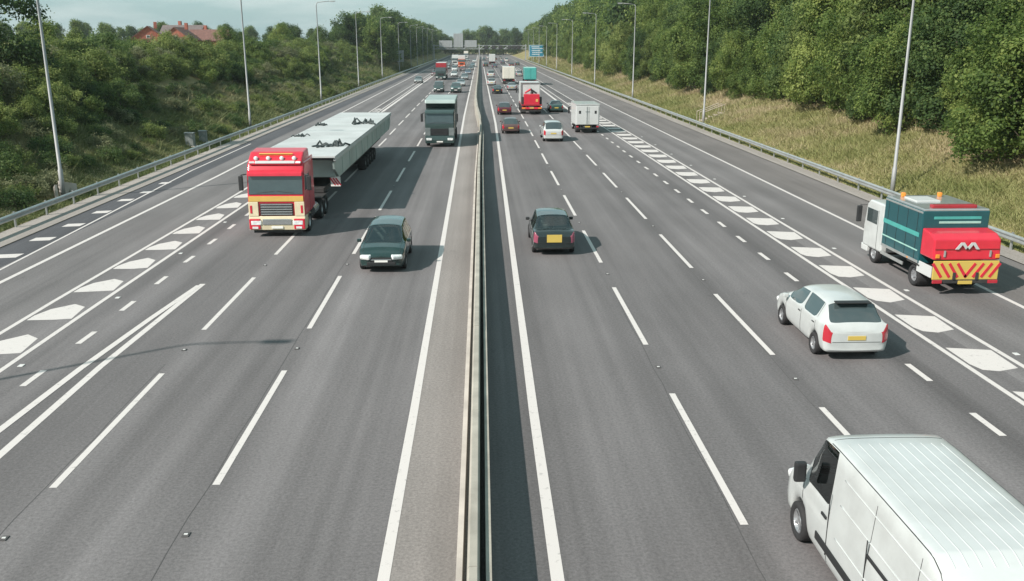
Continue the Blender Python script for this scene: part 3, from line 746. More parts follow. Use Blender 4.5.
def car(style, paint_, label, cat, loc, away=True, name='car', lvl=2, tail='tail_lens', group='cars on the motorway', plate=True, roof=None, detail=True, clear=False):
    parts, p, yf, yr_, wr_ = car_parts(style, lvl)
    F = p['L']/2; hw = p['W']/2
    y = loc[1] + (F if away else F)
    t = thing(name, label, cat, (loc[0], loc[1] + F, 0), 0 if away else math.pi, group)
    mm = dict(body=paint_, roof=roof or paint_, windscreen='glass', rear_window='glass', side_window='glass', headlight='head_lens', tail_light=tail, bumper=paint_)
    if clear: mm.update(windscreen='clear_glass', rear_window='clear_glass', side_window='clear_glass')
    for nm, me in parts: link(nm, me, mm[nm], t)
    if lvl > 1: seams(t, style, lvl)
    if clear:
        h0 = .55 if style != 'van' else 1.0; rows = [.0] if style == 'van' else [-.18, -1.05]
        if style == 'van': rows = [.75]
        for ry in rows:
            for s in (-1, 1):
                st = bx('seat', t, (s*hw*.42, ry, h0 + .28), (hw*.62, .20, .62), 'seat_cloth', .07, (-.22*-1 if False else .2, 0, 0))
                bx('headrest', st, (0, 0, .40), (.24, .12, .17), 'seat_cloth', .05)
        bx('dashboard', t, (0, p['cowl']-.42, p['belt']-.06), (hw*1.62, .42, .14), 'cabin_dark', .05)
        bx('cabin_floor', t, (0, (p['cowl']+p['rr'])/2 if style != 'van' else 1.1, .42), (hw*1.6, (p['cowl']-p['rr'])*.95 if style != 'van' else 1.6, .05), 'cabin_dark', .01)
        if style == 'van': bx('bulkhead', t, (0, .42, 1.3), (hw*1.7, .04, 1.7), 'cabin_dark', .01)
    ww = 0.22 if style in ('van', 'suv', 'pickup') else 0.19
    for x in (-1, 1):
        for yy_ in (yf, yr_): wheel(t, x*(hw-ww/2-0.015), yy_, wr_, ww, x)
    zb = p['belt']
    ym = p['brk'][0] - .06
    if detail:
        for s in (-1, 1):
            if style == 'van': bx('mirror', t, (s*(hw+.13), 1.66, 1.48), (.20, .12, .36), 'trim_black', .04)
            else: bx('mirror', t, (s*(hw+.06), ym, zb+.06), (.17, .11, .13), paint_ if style != 'taxi' else 'trim_black', .035)
        for s in (-1, 1): bx('headlight', t, (s*.63*hw, F-.115, p['nose']-.12), (.46*hw, .30, .17 if style != 'suv' else .20), 'head_lens', .06, (-.12, 0, -s*.45))
        bx('grille', t, (0, F-.035, p['nose']-.22), (hw*.95, .10, .16 if style != 'suv' else .24), 'trim_black', .02)
        bx('grille_trim', t, (0, F-.022, p['nose']-.22), (hw*.86, .10, .035), 'chrome', .01)
        bx('lower_intake', t, (0, F-.03, .40), (hw*1.2, .10, .12), 'trim_black', .02)
        bx('front_plate', t, (0, F+.015, .50), (.50, .02, .11), 'plate_white', .004)
        bx('rear_plate', t, (0, -F-.006, p['tz']-.30), (.50, .02, .12), 'plate_yellow', .004)
        if style != 'van':
            for s in (-1, 1):
                for hy in (p['brk'][1]+.10, p['brk'][3]+.10):
                    if style != 'small_van': bx('door_handle', t, (s*(hw*.985), hy, zb-.10), (.03, .17, .03), 'trim_black', .008)
    return t

# nearest cars and vans
car('people', 'green_black', 'dark green car with bright headlights coming nearest in the oncoming fast lanes', 'car', (-3.84, 33.5), False, clear=True)
tx = car('taxi', 'black_paint', 'black car with large yellow rear plate and pinkish tail lights', 'car', (2.99, 36.2), tail='tail_pink', clear=True)
bx('plate_panel', tx, (0, -2.318, 0.74), (.62, .02, .32), 'plate_yellow', .004)
wh = car('mpv', 'white_paint', 'white hatchback with black rear spoiler lip passing the chevrons', 'car', (10.25, 23.1))
bx('spoiler', wh, (0, -1.70, 1.585), (.98, .24, .04), 'trim_black', .02)
vn = car('van', 'white_paint', 'large white panel van with ribbed roof at the bottom right corner', 'van', (6.56, 9.12), name='panel_van', clear=True)
roofm = [m_ for n_, m_ in CARS[('van', 2)][0] if n_ == 'roof'][0]
bvh = BVHTree.FromPolygons([q.co[:] for q in roofm.vertices], [tuple(q.vertices) for q in roofm.polygons])
for k in range(10):
    x = -0.76 + k*0.168; pts = []
    for y in np.linspace(0.95, -2.55, 44):
        h_ = bvh.ray_cast(Vector((x, y, 5)), Vector((0, 0, -1)))[0]
        if h_ is not None: pts.append((x, y, h_.z - 0.002 + (0.0 if 0 < len(pts) < 43 else -0.02)))
    if len(pts) > 3: MB().tube(pts, 0.011, 8).build('roof_rib', 'white_paint', vn, True)
for s in (-1, 1):
    bx('side_moulding', vn, (s*1.055, -0.2, 0.62), (.03, 2.6, .14), 'trim_black', .012)
    bx('door_seam', vn, (s*1.053, 0.66, 1.05), (.012, .02, 1.1), 'trim_black', .003)
    bx('door_seam', vn, (s*1.053, -0.75, 1.05), (.012, .02, 1.1), 'trim_black', .003)
    bx('slide_rail', vn, (s*1.045, -1.5, 1.36), (.03, 1.5, .05), 'trim_black', .008)
    bx('door_handle', vn, (s*1.062, 0.82, 1.12), (.03, .20, .05), 'trim_black', .01)
vv, vf = [], []
for n_, m_ in CARS[('van', 2)][0]:
    o_ = len(vv); vv += [q.co[:] for q in m_.vertices]; vf += [tuple(i + o_ for i in q.vertices) for q in m_.polygons]
vtree = BVHTree.FromPolygons(vv, vf)
def van_line(name, m, pts3, rad):
    pts = []
    for o3, d3 in pts3:
        h_ = vtree.ray_cast(Vector(o3), Vector(d3))[0]
        if h_ is not None: pts.append(tuple(h_))
    if len(pts) > 3: MB().tube(pts, rad, 6).build(name, m, vn, True)
for s in (-1, 1):
    for z in (0.98, 1.55, 1.98): van_line('swage_line', 'white_paint', [((s*3, y, z), (-s, 0, 0)) for y in np.linspace(.35, -2.75, 30)], .014)
    van_line('gutter', 'trim_black', [((s*.935, y, 4), (0, 0, -1)) for y in np.linspace(1.05, -2.8, 40)], .008)
    for y in (-.75, -2.1): van_line('panel_seam', 'trim_black', [((s*3, y, z), (-s, 0, 0)) for z in np.linspace(.5, 2.15, 14)], .006)
van_line('roof_seam', 'trim_black', [((x, 1.12, 4), (0, 0, -1)) for x in np.linspace(-.88, .88, 20)], .006)
bx('wiper', vn, (0.35, 2.10, 1.36), (.7, .02, .02), 'trim_black', .004, (0.5, 0, 0.1)); bx('wiper', vn, (-0.35, 2.10, 1.36), (.7, .02, .02), 'trim_black', .004, (0.5, 0, 0.1))

def gx(px, py): return G(px, py)
def carpx(style, paint_, label, px, py, away, lvl=1, **kw):
    c = G(px, py); 
    return car(style, paint_, label, kw.pop('cat', 'car'), (c.x, c.y), away, lvl=lvl, detail=kw.pop('detail', True), **kw)
carpx('pickup', 'white_paint', 'white estate car behind the white box van, right carriageway', 553.5, 142, True, 2)
carpx('hatch', 'brown_paint', 'brown hatchback in the right carriageway fast lane beside the white estate', 511, 134, True, 2)
carpx('hatch', 'maroon_paint', 'dark red hatchback just ahead of the brown hatchback', 504.6, 115, True, 2)
carpx('saloon', 'green_dark', 'dark green saloon right of the red lorry', 556.5, 112.6, True, 2)
carpx('saloon', 'black_paint', 'low black car ahead of the dark red hatchback in the fast lane', 497.5, 94, True)
carpx('saloon', 'silver_paint', 'silver saloon below the cream box lorry', 512, 90.5, True)
carpx('hatch', 'white_paint', 'white hatchback following the small white van', 491.6, 85.5, True)
carpx('small_van', 'white_paint', 'small white van ahead of a white hatchback in the fast lane', 491, 77.5, True, cat='van', name='panel_van')
carpx('hatch', 'silver_paint', 'pale car left of the light teal box lorry', 519.5, 76.5, True)
carpx('suv', 'maroon_paint', 'red car ahead of the cream box lorry', 511.5, 67.3, True)
carpx('hatch', 'black_paint', 'small dark car just right of the far red car', 517.5, 65.6, True)
carpx('saloon', 'blue_paint', 'dark blue car left of the far red car', 503, 63.6, True)
carpx('suv', 'black_paint', 'far dark car in the fast lane beside the barrier', 485.8, 67, True)
carpx('hatch', 'blue_paint', 'far dark car beneath the white lorry near the gantry', 494.8, 68, True)
carpx('saloon', 'silver_paint', 'tiny silver car near the gantry, right carriageway fast lane', 484.2, 60.5, True)
carpx('hatch', 'grey_paint', 'tiny grey car near the gantry, right carriageway slow lane', 500.5, 59.0, True)
# oncoming
carpx('hatch', 'grey_paint', 'lone dark car on the left slip road', 418, 83.4, False)
carpx('suv', 'green_dark', 'dark green car behind the oncoming green lorry, beside the barrier', 455.8, 93, False, 2)
carpx('saloon', 'silver_paint', 'grey green saloon tailing the dark green car by the barrier', 460.8, 86.5, False)
carpx('hatch', 'grey_paint', 'pale grey car third in line along the oncoming fast lane', 464.6, 80, False)
carpx('small_van', 'green_truck', 'green van with pale front in the oncoming middle lane', 438.6, 92.6, False, 2, cat='van', name='panel_van')
carpx('hatch', 'maroon_paint', 'small red car at the far end of the left slip road', 434.5, 76, False)
carpx('hatch', 'white_paint', 'white car right of the red lorry trailer, oncoming middle lane', 454, 77, False)
carpx('small_van', 'white_paint', 'white van behind the white car, oncoming middle lane', 454.5, 71.5, False, cat='van', name='panel_van')
carpx('saloon', 'blue_paint', 'dark car far along the oncoming fast lane', 468, 74.5, False)
carpx('hatch', 'black_paint', 'small dark car far along the oncoming fast lane by the barrier', 471, 70.2, False)
carpx('saloon', 'silver_paint', 'small silver car far along the oncoming fast lane', 472.6, 66.5, False)
carpx('hatch', 'white_paint', 'tiny white car below the gantry, oncoming fast lane', 474.4, 62.5, False)
carpx('saloon', 'grey_paint', 'tiny grey car below the gantry, oncoming middle lane', 467.5, 61.0, False)
carpx('hatch', 'silver_paint', 'silver car beside the white lorry in the oncoming slow lane', 446.5, 69.0, False)
carpx('hatch', 'black_paint', 'tiny dark car on the slip road below the gantry', 449, 64.0, False)

for st_, pm_, lb_, px_, py_, aw_ in [('suv', 'white_paint', 'tiny white car ahead of the far white lorry, right carriageway', 488.3, 58.6, True),
        ('hatch', 'maroon_paint', 'tiny red car under the gantry, right carriageway middle lane', 495.5, 60.2, True),
        ('small_van', 'white_paint', 'tiny white van under the gantry, right carriageway slow lane', 506.5, 61.8, True),
        ('saloon', 'black_paint', 'tiny black car under the gantry, oncoming middle lane', 463.0, 60.0, False),
        ('suv', 'silver_paint', 'tiny silver car under the gantry, oncoming slow lane', 452.5, 61.2, False),
        ('hatch', 'white_paint', 'small white car left of the white cab lorry, oncoming slow lane', 447.5, 66.3, False),
        ('saloon', 'maroon_paint', 'small dark red car below the orange lorry, oncoming middle lane', 462.5, 71.0, False)]:
    carpx(st_, pm_, lb_, px_, py_, aw_)

# ------------------------------------------------------------------ lorries
def cab(t, body, face=None, visor=None, y0=0.0, h=3.35, corner=None, bumper=None, grille='chrome', w=2.46, short=False, deflect=True):
    """forward control cab: front face at y0, running back 2.2 m"""
    hw = w/2; d = 1.75 if short else 2.2; zb = 0.55 if short else 0.95
    ws0, ws1 = (1.45, 2.15) if short else (1.95, 2.80)
    c = MB().prism([(y0-.02, zb), (y0, ws0-.1), (y0-.16, ws1+.1), (y0-.40, h), (y0-d, h), (y0-d, zb)], -hw, hw, 0.12 if not short else .09, 4).build('cab_body', body, t, True)
    def onface(z): return y0 - (0 if z < ws0 else .16*(z-ws0)/(ws1-ws0))
    ang = math.atan2(.16, ws1-ws0+.2)
    bx('windscreen', t, (0, y0-.075+.012, (ws0+ws1)/2), (w-.14, .03, ws1-ws0), 'glass', .012, (ang, 0, 0))
    for s in (-1, 1): bx('wiper', t, (s*.45, y0+.0, ws0+.10), (.75, .02, .025), 'trim_black', .004, (ang, s*.10, 0))
    if visor: MB().prism([(y0+.06, ws1-.02), (y0+.04, ws1+.10), (y0-.16, ws1+.22), (y0-.16, ws1+.10)], -hw+.06, hw-.06, .015).build('sun_visor', visor, t)
    if face: bx('front_band', t, (0, y0+.012, ws0-.20), (w-.10, .035, .24), face, .012)
    gz0, gz1 = zb+.05, ws0-.40
    g = bx('grille', t, (0, y0+.008, (gz0+gz1)/2), (w*.58, .04, gz1-gz0), 'trim_black', .012)
    n = 5
    for k in range(n): bx('slat', g, (0, .025, -(gz1-gz0)/2 + (k+.5)*(gz1-gz0)/n), (w*.55, .03, (gz1-gz0)/n*.5), grille, .008)
    if corner:
        for s in (-1, 1): bx('corner_panel', t, (s*(hw-.24), y0+.010, (gz0+gz1)/2+.02), (.44, .06, gz1-gz0+.1), corner, .02)
    bp = MB().prism([(y0+.06, .34), (y0+.09, .60), (y0+.02, zb+.02), (y0-.5, zb+.02), (y0-.5, .34)], -hw+.01, hw-.01, .03).build('bumper', bumper or body, t)
    for s in (-1, 1):
        hl = bx('headlight', t, (s*(hw-.34), y0+.100, .68), (.46, .06, .20), 'head_lens', .03, (0, 0, 0))
        bx('side_window', t, (s*(hw+.004), y0-.75, (ws0+ws1)/2+.05), (.02, .95, (ws1-ws0)*.78), 'glass', .008)
        bx('door_seam', t, (s*(hw+.001), y0-1.30, (zb+ws1)/2), (.01, .02, ws1-zb), 'trim_black', .002)
        m = MB().tube([(s*hw, y0-.15, ws1+.05), (s*(hw+.22), y0+.0, ws1+.02)], .025, 6).build('mirror_arm', 'trim_black', t)
        bx('mirror', t, (s*(hw+.24), y0-.02, ws1-.34), (.20, .12, .66), 'trim_black', .04)
        if not short: MB().prism([(y0-.55, .45), (y0-.45, .75), (y0-.6, zb), (y0-1.3, zb), (y0-1.3, .85), (y0-.85, 1.02 if not short else .9)], s*hw-.16*(s > 0), s*hw+.16*(s < 0), .01).build('step_panel', 'chassis' if not corner else corner, t)
    bx('front_plate', t, (0, y0+.10, .47), (.52, .02, .11), 'plate_white', .004)
    return c
def chassis(t, ya, yb, z=.9, w=.9):
    for s in (-1, 1): bx('chassis_rail', t, (s*w/2, (ya+yb)/2, z), (.09, yb-ya, .26), 'chassis', .01)
def axle(t, y, r=.5, tw=.30, x=1.05, twin=False):
    for s in (-1, 1): wheel(t, s*(x), y, r, tw*(2.0 if twin else 1), s)
    MB().tube([(-x, y, r), (x, y, r)], .09, 8).build('axle', 'chassis', t)

# the red articulated lorry with the wide load (local front at y 0, forward +y, turned to face the camera)
FX, FY = -9.22, 40.4
t = thing('articulated_lorry', 'red cab lorry with cream and gold front hauling a wide flat load', 'lorry', (FX, FY, 0), math.pi)
cab(t, 'red_paint', 'gold_paint', 'red_paint', h=3.35, corner='cream_paint', bumper='cream_paint', w=2.54)
MB().prism([(-.22, 3.25), (-.36, 3.48), (-.85, 3.76), (-1.9, 3.84), (-2.15, 3.30)], -1.20, 1.20, .10, 4).build('roof_deflector', 'red_paint', t)
bx('top_light_board', t, (0, -.62, 3.66), (1.5, .05, .13), 'gold_paint', .015, (-.55, 0, 0))
bx('visor_stripe', t, (0, -.275, 3.36), (1.75, .03, .13), 'white_paint', .01, (.55, 0, 0))
for s in (-1, 1):
    bx('marker_light', t, (s*1.02, -.30, 3.34), (.26, .08, .10), 'white_gel', .02, (.6, 0, s*.2))
    bx('bumper_corner', t, (s*1.0, .07, .62), (.50, .10, .48), 'red_paint', .04)
    bx('fog_lamp', t, (s*.98, .115, .46), (.26, .04, .10), 'head_lens', .015)
    bx('corner_flash', t, (s*1.13, .03, 1.28), (.10, .05, .36), 'red_paint', .015)
bx('bumper_step', t, (0, .095, .72), (1.3, .05, .26), 'chrome', .02)
bx('valance', t, (0, -.2, .27), (2.2, .3, .16), 'trim_black', .03)
for x in (-.85, -.3, .3, .85):
    o = MB().lathe([(0, .001), (.0, .09), (.05, .10), (.10, .06), (.11, .001)], 12).build('spot_lamp', 'head_lens', t)
    o.rotation_euler = (0, 0, math.pi/2); o.location = (x, -.40, 3.52)
for s in (-1, 1): bx('air_kit', t, (s*1.17, -2.5, 2.2), (.05, .75, 2.4), 'red_paint', .02)
chassis(t, -6.6, -1.0)
axle(t, -1.45); axle(t, -4.6, twin=True, x=.95); axle(t, -5.75, twin=True, x=.95)
for s in (-1, 1):
    o = MB().lathe([(-.55, .01), (-.55, .30), (.55, .30), (.55, .01)], 20).build('fuel_tank', 'chrome', t)
    o.rotation_euler = (0, 0, math.pi/2); o.location = (s*.95, -3.1, .75)
    for yy_ in (-4.6, -5.75): bx('mudguard', t, (s*.98, yy_, 1.09), (.66, 1.0, .05), 'chassis', .015)
tr = MB().box((0, -19.0, 1.25), (2.4, 27.0, .22), .02).build('trailer_deck', 'chassis', t)
for s in (-1, 1):
    bx('main_beam', t, (s*.5, -19.0, 1.0), (.16, 26, .35), 'chassis', .01)
    bx('warning_board', t, (s*1.72, -6.1, 1.62), (.5, .05, .5), 'plate_white', .01)
    for k in range(3): bx('warning_stripe', t, (s*1.72 + (-.14+.14*k), -6.068, 1.62), (.07, .02, .44), 'red_paint', .004, (0, .6, 0))
for yy_ in (-22.6, -24.0, -25.4, -26.8, -28.2): axle(t, yy_, .46, .28, x=.95, twin=True)
# the load
ld = thing('steel_deck_section', 'wide pale grey steel deck section lying on the red lorry trailer', 'load', (FX - 0.12, FY, 0), math.pi)
MB().prism([(-5.0, 2.96), (-34.4, 2.96), (-34.4, 3.05), (-5.0, 3.05)], -2.05, 2.05, .01).build('deck_plate', 'steel_deck', ld)
for s in (-1, 1):
    MB().prism([(-6.6, 1.80), (-5.3, 2.35), (-5.2, 2.74), (-34.3, 2.74), (-34.3, 2.2), (-33.2, 1.80)], s*1.92-.05, s*1.92+.05, .015).build('side_plate', 'steel_side', ld)
    bx('edge_rail', ld, (s*2.00, -19.7, 2.87), (.12, 29.2, .16), 'steel_deck', .02)
    bx('dark_line', ld, (s*1.95, -19.7, 2.765), (.07, 29.0, .05), 'trim_black', .005)  # thin black strip between the edge rail and the side plate
    for k in range(10): bx('stiffener', ld, (s*1.978, -7.8 - 2.75*k, 2.26), (.04, .09, .86), 'steel_side', .01)
MB().box((0, -19.9, 2.3), (3.7, 27.8, .9), .04).build('core', 'steel_side', ld)
for x, yy_, sc_ in [(1.2, -9.6, .85), (1.2, -24.0, .95), (-1.6, -15.0, .45), (-1.6, -22.5, .45), (-.2, -6.5, .4)]:
    mb = MB()
    for k in range(16):
        a = random.uniform(0, 6.28); l = random.uniform(.3, .8)*sc_; c = (-x + random.uniform(-.7, .7)*sc_, yy_ + random.uniform(-.7, .7)*sc_, 3.06)
        mb.tube([(c[0], c[1], 3.05), (c[0]+math.cos(a)*l*.5, c[1]+math.sin(a)*l*.5, 3.08+.36*sc_*random.random()), (c[0]+math.cos(a)*l, c[1]+math.sin(a)*l, 3.08)], .05*sc_+.015, 6)
    mb.build('lashing_bundle', 'dark_straps', ld)
for k in range(6): bx('plate_seam', ld, (0, -9.5 - 4.4*k, 3.052), (3.9, .05, .012), 'steel_side', .003)

# dark green tipper lorry, oncoming
c = G(440, 147.2)
t = thing('tipper_lorry', 'dark green oncoming lorry with high grey green body beside the barrier', 'lorry', (c.x, c.y, 0), math.pi)
cab(t, 'green_truck', None, 'green_truck', h=3.05, bumper='green_truck', grille='trim_black', corner='grey_paint')
chassis(t, -9.2, -1.0); axle(t, -1.4); axle(t, -3.3); axle(t, -6.6, twin=True, x=.95); axle(t, -7.9, twin=True, x=.95)
MB().prism([(-2.55, 1.25), (-2.45, 3.1), (-2.05, 3.55), (-2.2, 3.75), (-2.7, 3.62), (-9.4, 3.62), (-9.7, 1.25)], -1.25, 1.25, .05).build('tipper_body', 'green_truck', t)
MB().prism([(-1.95, 3.50), (-2.05, 3.80), (-9.5, 3.84), (-9.6, 3.5)], -1.31, 1.31, .06).build('load_cover', 'steel_side', t)
for s in (-1, 1):
    for k in range(6): bx('body_rib', t, (s*1.265, -3.2-1.15*k, 2.4), (.05, .12, 2.1), 'grey_paint', .01)
    bx('side_guard', t, (s*1.15, -4.9, .75), (.05, 1.9, .35), 'chassis', .01)

# teal and white maintenance lorry with red and yellow rear on the right slip road
t = thing('maintenance_lorry', 'teal box lorry with white cab and red and yellow rear, right slip road', 'lorry', (16.72, 35.7, 0), 0)
cab(t, 'white_paint', None, None, h=2.45, short=True, w=2.2, bumper='white_gel', grille='trim_black')
chassis(t, -6.1, -.8, .72, .8); axle(t, -1.05, .40, .24, x=.95); axle(t, -4.6, .40, .26, x=.86, twin=True)
MB().prism([(-1.95, .92), (-1.95, 2.80), (-5.0, 2.80), (-5.0, .92)], -1.19, 1.19, .03).build('box_body', 'teal_paint', t)
bx('box_roof', t, (0, -3.47, 2.83), (2.34, 3.02, .08), 'silver_paint', .03)
bx('roof_hatch', t, (-.3, -3.0, 2.89), (.9, 1.0, .06), 'white_gel', .02)
bx('light_bar', t, (0, -4.7, 2.93), (1.6, .25, .12), 'red_dark', .03)
for s in (-1, 1):
    bx('side_stripe', t, (s*1.195, -3.4, 1.92), (.012, 2.9, .16), 'teal_light', .004)
    bx('side_stripe', t, (s*1.195, -3.4, 1.36), (.012, 2.9, .05), 'mint', .004)
    bx('side_guard', t, (s*1.08, -2.7, .60), (.05, 1.9, .12), 'galv', .01)
    bx('mudguard', t, (s*.88, -4.6, .86), (.6, .95, .05), 'chassis', .01)
    bx('side_skirt', t, (s*1.13, -5.4, .82), (.05, 1.05, .40), 'white_gel', .015)
bx('rear_stripe', t, (.05, -5.008, 2.56), (1.7, .012, .10), 'teal_light', .004); bx('rear_stripe', t, (.15, -5.008, 2.40), (1.5, .012, .08), 'mint', .004)
MB().prism([(-5.02, 1.28), (-5.02, 2.22), (-5.65, 2.14), (-5.95, 1.98), (-6.02, 1.28)], -1.17, 1.17, .05).build('rear_box', 'red_paint', t)
for x in (-.32, .05):
    o = MB().prism([(-.24, -.12), (-.06, .12), (.06, .12), (.24, -.12), (.12, -.12), (0, .04), (-.12, -.12)], -.012, .012).build('rear_mark', 'white_paint', t)
    o.rotation_euler = (0, 0, math.pi/2); o.location = (x+.1, -6.045, 1.78)
rb = bx('rear_board', t, (0, -6.03, .92), (2.3, .06, .66), 'plate_yellow', .015)
for k in range(8):
    s = -1 if k < 4 else 1
    bx('chevron_stripe', rb, ((k-3.5)*.29, -.032, 0), (.10, .02, .60), 'red_paint', .004, (0, s*.6, 0))
for s in (-1, 1): bx('tail_light', t, (s*.98, -6.08, .52), (.34, .05, .12), 'tail_lens', .015)
bx('rear_bumper', t, (0, -6.0, .52), (2.2, .12, .14), 'chassis', .02)
for s in (-1, 1):
    for k in range(4): bx('panel_seam', t, (s*1.192, -2.3 - .78*k, 1.86), (.012, .025, 1.8), 'trim_black', .003)
    bx('top_rail', t, (s*1.185, -3.47, 2.74), (.03, 3.0, .07), 'galv', .008)
    bx('bottom_rail', t, (s*1.195, -3.47, .97), (.03, 3.0, .10), 'galv', .008)
    bx('side_marker', t, (s*1.21, -4.2, .97), (.02, .10, .05), 'amber', .006)
    bx('beacon', t, (s*.7, -2.3, 2.95), (.16, .16, .18), 'amber', .05)
    bx('rear_lamp', t, (s*1.05, -6.05, 1.42), (.14, .05, .14), 'amber', .02)
    bx('latch', t, (s*.8, -6.03, 1.50), (.06, .05, .22), 'galv', .01)
bx('lid_seam', t, (0, -6.008, 1.66), (2.28, .02, .02), 'red_dark', .003)
bx('rear_plate', t, (0, -6.10, .50), (.50, .02, .12), 'plate_yellow', .004)

# small white box van
c = G(587.3, 133.5)
t = thing('box_van', 'small white box van with square rear doors in the right carriageway', 'van', (c.x, c.y + 6.2, 0), 0)
cab(t, 'white_paint', None, None, h=2.30, short=True, w=2.0, bumper='white_gel', grille='trim_black')
chassis(t, -6.1, -.8, .60, .8); axle(t, -1.05, .36, .22, x=.88); axle(t, -4.9, .36, .24, x=.82, twin=True)
MB().prism([(-1.75, .82), (-1.6, 2.72), (-6.2, 2.76), (-6.2, .82)], -1.16, 1.16, .06).build('box_body', 'white_gel', t)
bx('roof_cap', t, (0, -3.9, 2.77), (2.36, 4.7, .09), 'white_paint', .03)
for s in (-1, 1):
    d = bx('rear_door', t, (s*.54, -6.215, 1.74), (1.02, .05, 1.72), 'white_gel', .01)
    bx('door_bar', d, (-s*.44, -.035, 0), (.04, .03, 1.6), 'galv', .008)
    bx('vent', d, (s*.22, -.03, .30), (.20, .02, .28), 'trim_black', .004)
    bx('tail_light', t, (s*.98, -6.20, .66), (.22, .06, .14), 'tail_lens', .015)
    bx('mudguard', t, (s*.86, -4.9, .78), (.5, .85, .05), 'chassis', .01)
bx('rear_bumper', t, (0, -6.18, .50), (2.1, .14, .16), 'trim_black', .02)
bx('rear_plate', t, (0, -6.26, .66), (.50, .02, .12), 'plate_yellow', .004)
bx('rear_logo', t, (0, -6.25, 2.08), (.42, .012, .07), 'grey_paint', .003)

# red lorry with crane gear, right carriageway
c = G(531.8, 115)
t = thing('crane_lorry', 'red rear lorry carrying a crane and white panels in the right carriageway', 'lorry', (c.x, c.y + 10.2, 0), 0)
cab(t, 'white_paint', None, None, h=3.15, bumper='white_gel')
chassis(t, -10.0, -.9); axle(t, -1.4); axle(t, -6.6, twin=True, x=.95); axle(t, -7.9, twin=True, x=.95)
MB().box((0, -6.3, 1.18), (2.5, 7.6, .16), .02).build('flat_bed', 'red_dark', t)
MB().prism([(-2.4, 1.26), (-2.4, 3.75), (-6.8, 3.75), (-6.8, 1.26)], -1.22, 1.22, .04).build('white_container', 'white_gel', t)
for x in (-1.18, 1.18): bx('corner_post', t, (x, -6.86, 2.5), (.12, .10, 2.5), 'galv', .01)
bx('container_rail', t, (0, -6.86, 3.70), (2.4, .10, .12), 'galv', .01)
MB().tube([(.15, -7.6, 1.25), (.15, -7.6, 2.6), (.0, -7.5, 3.0)], [.22, .18, .14], 10).build('crane_column', 'chassis', t)
MB().tube([(.0, -7.5, 2.95), (-.7, -7.5, 2.5), (-.35, -7.55, 2.2)], [.13, .11, .08], 8).build('crane_boom', 'red_paint', t)
MB().tube([(.1, -7.6, 2.85), (.75, -7.55, 2.45), (.45, -7.6, 2.15)], [.13, .11, .09], 8).build('crane_arm', 'chassis', t)
bx('rear_box', t, (0, -9.35, 1.85), (1.9, 1.5, 1.25), 'red_paint', .05)
bx('box_label', t, (.62, -10.11, 1.75), (.28, .02, .32), 'gold_paint', .004)
for s in (-1, 1):
    bx('side_locker', t, (s*1.12, -9.3, 1.70), (.24, 1.2, .85), 'chassis', .03)
    bx('tail_light', t, (s*.98, -10.16, .82), (.42, .06, .16), 'amber', .015)
    bx('mudflap', t, (s*.95, -8.6, .55), (.6, .03, .6), 'chassis', .006)
bx('rear_bar', t, (0, -10.12, .82), (2.44, .08, .24), 'red_paint', .02)
bx('rear_plate', t, (0, -10.18, .84), (.52, .02, .14), 'plate_yellow', .004)
bx('under_bar', t, (0, -10.0, .50), (2.3, .1, .14), 'chassis', .02)

def box_lorry(label, px, py, away, body, cabm, L=9.5, h=3.7, doors=True, roof=None, name='box_lorry'):
    c = G(px, py)
    t = thing(name, label, 'lorry', (c.x, c.y + (L if away else 0), 0), 0 if away else math.pi, 'lorries far along the motorway')
    cab(t, cabm, None, None, h=2.9, bumper=cabm, grille='trim_black')
    chassis(t, -L, -1.0); axle(t, -1.4); axle(t, -L+2.4, twin=True, x=.95); axle(t, -L+3.7, twin=True, x=.95)
    MB().prism([(-2.45, 1.15), (-2.45, h), (-L, h), (-L, 1.15)], -1.25, 1.25, .04).build('box_body', body, t)
    bx('box_roof', t, (0, -(L+2.45)/2, h+.03), (2.42, L-2.55, .08), roof or 'white_gel', .02)
    for s in (-1, 1):
        bx('rear_door', t, (s*.60, -L-.02, (1.2+h)/2), (1.14, .06, h-1.35), body, .01)
        bx('tail_light', t, (s*1.0, -L+.02, .85), (.4, .06, .14), 'tail_lens', .01)
        bx('side_guard', t, (s*1.15, -L/2-.6, .72), (.05, L-6.2, .32), 'chassis', .01)
        bx('mudflap', t, (s*.95, -L+1.2, .55), (.6, .03, .6), 'chassis', .006)
    bx('under_bar', t, (0, -L+.1, .52), (2.3, .1, .14), 'chassis', .02)
    return t
box_lorry('cream box lorry with dark underside, right carriageway middle lane', 509, 84.3, True, 'cream_box', 'cream_box', 9.0, 3.6)
box_lorry('light teal box lorry just ahead of the red crane lorry', 530.5, 85.2, True, 'teal_light', 'white_paint', 9.0, 3.5, roof='mint')
box_lorry('white lorry far along the right carriageway near the gantry', 492.3, 64.5, True, 'white_gel', 'white_paint', 11.0, 4.0)
box_lorry('white cab lorry far along the oncoming slow lane', 455, 65.6, False, 'white_gel', 'white_paint', 12.0, 3.9)
box_lorry('orange red lorry with white trailer top in the oncoming traffic', 461.6, 67.5, False, 'white_gel', 'orange_paint', 13.0, 4.1)
box_lorry('green cab lorry with dark red trailer behind the green van', 440.8, 80, False, 'red_dark', 'green_truck', 13.0, 3.9)
box_lorry('pale lorry farthest along the oncoming lanes under the gantry', 466, 58.5, False, 'cream_box', 'white_paint', 12.0, 4.0)

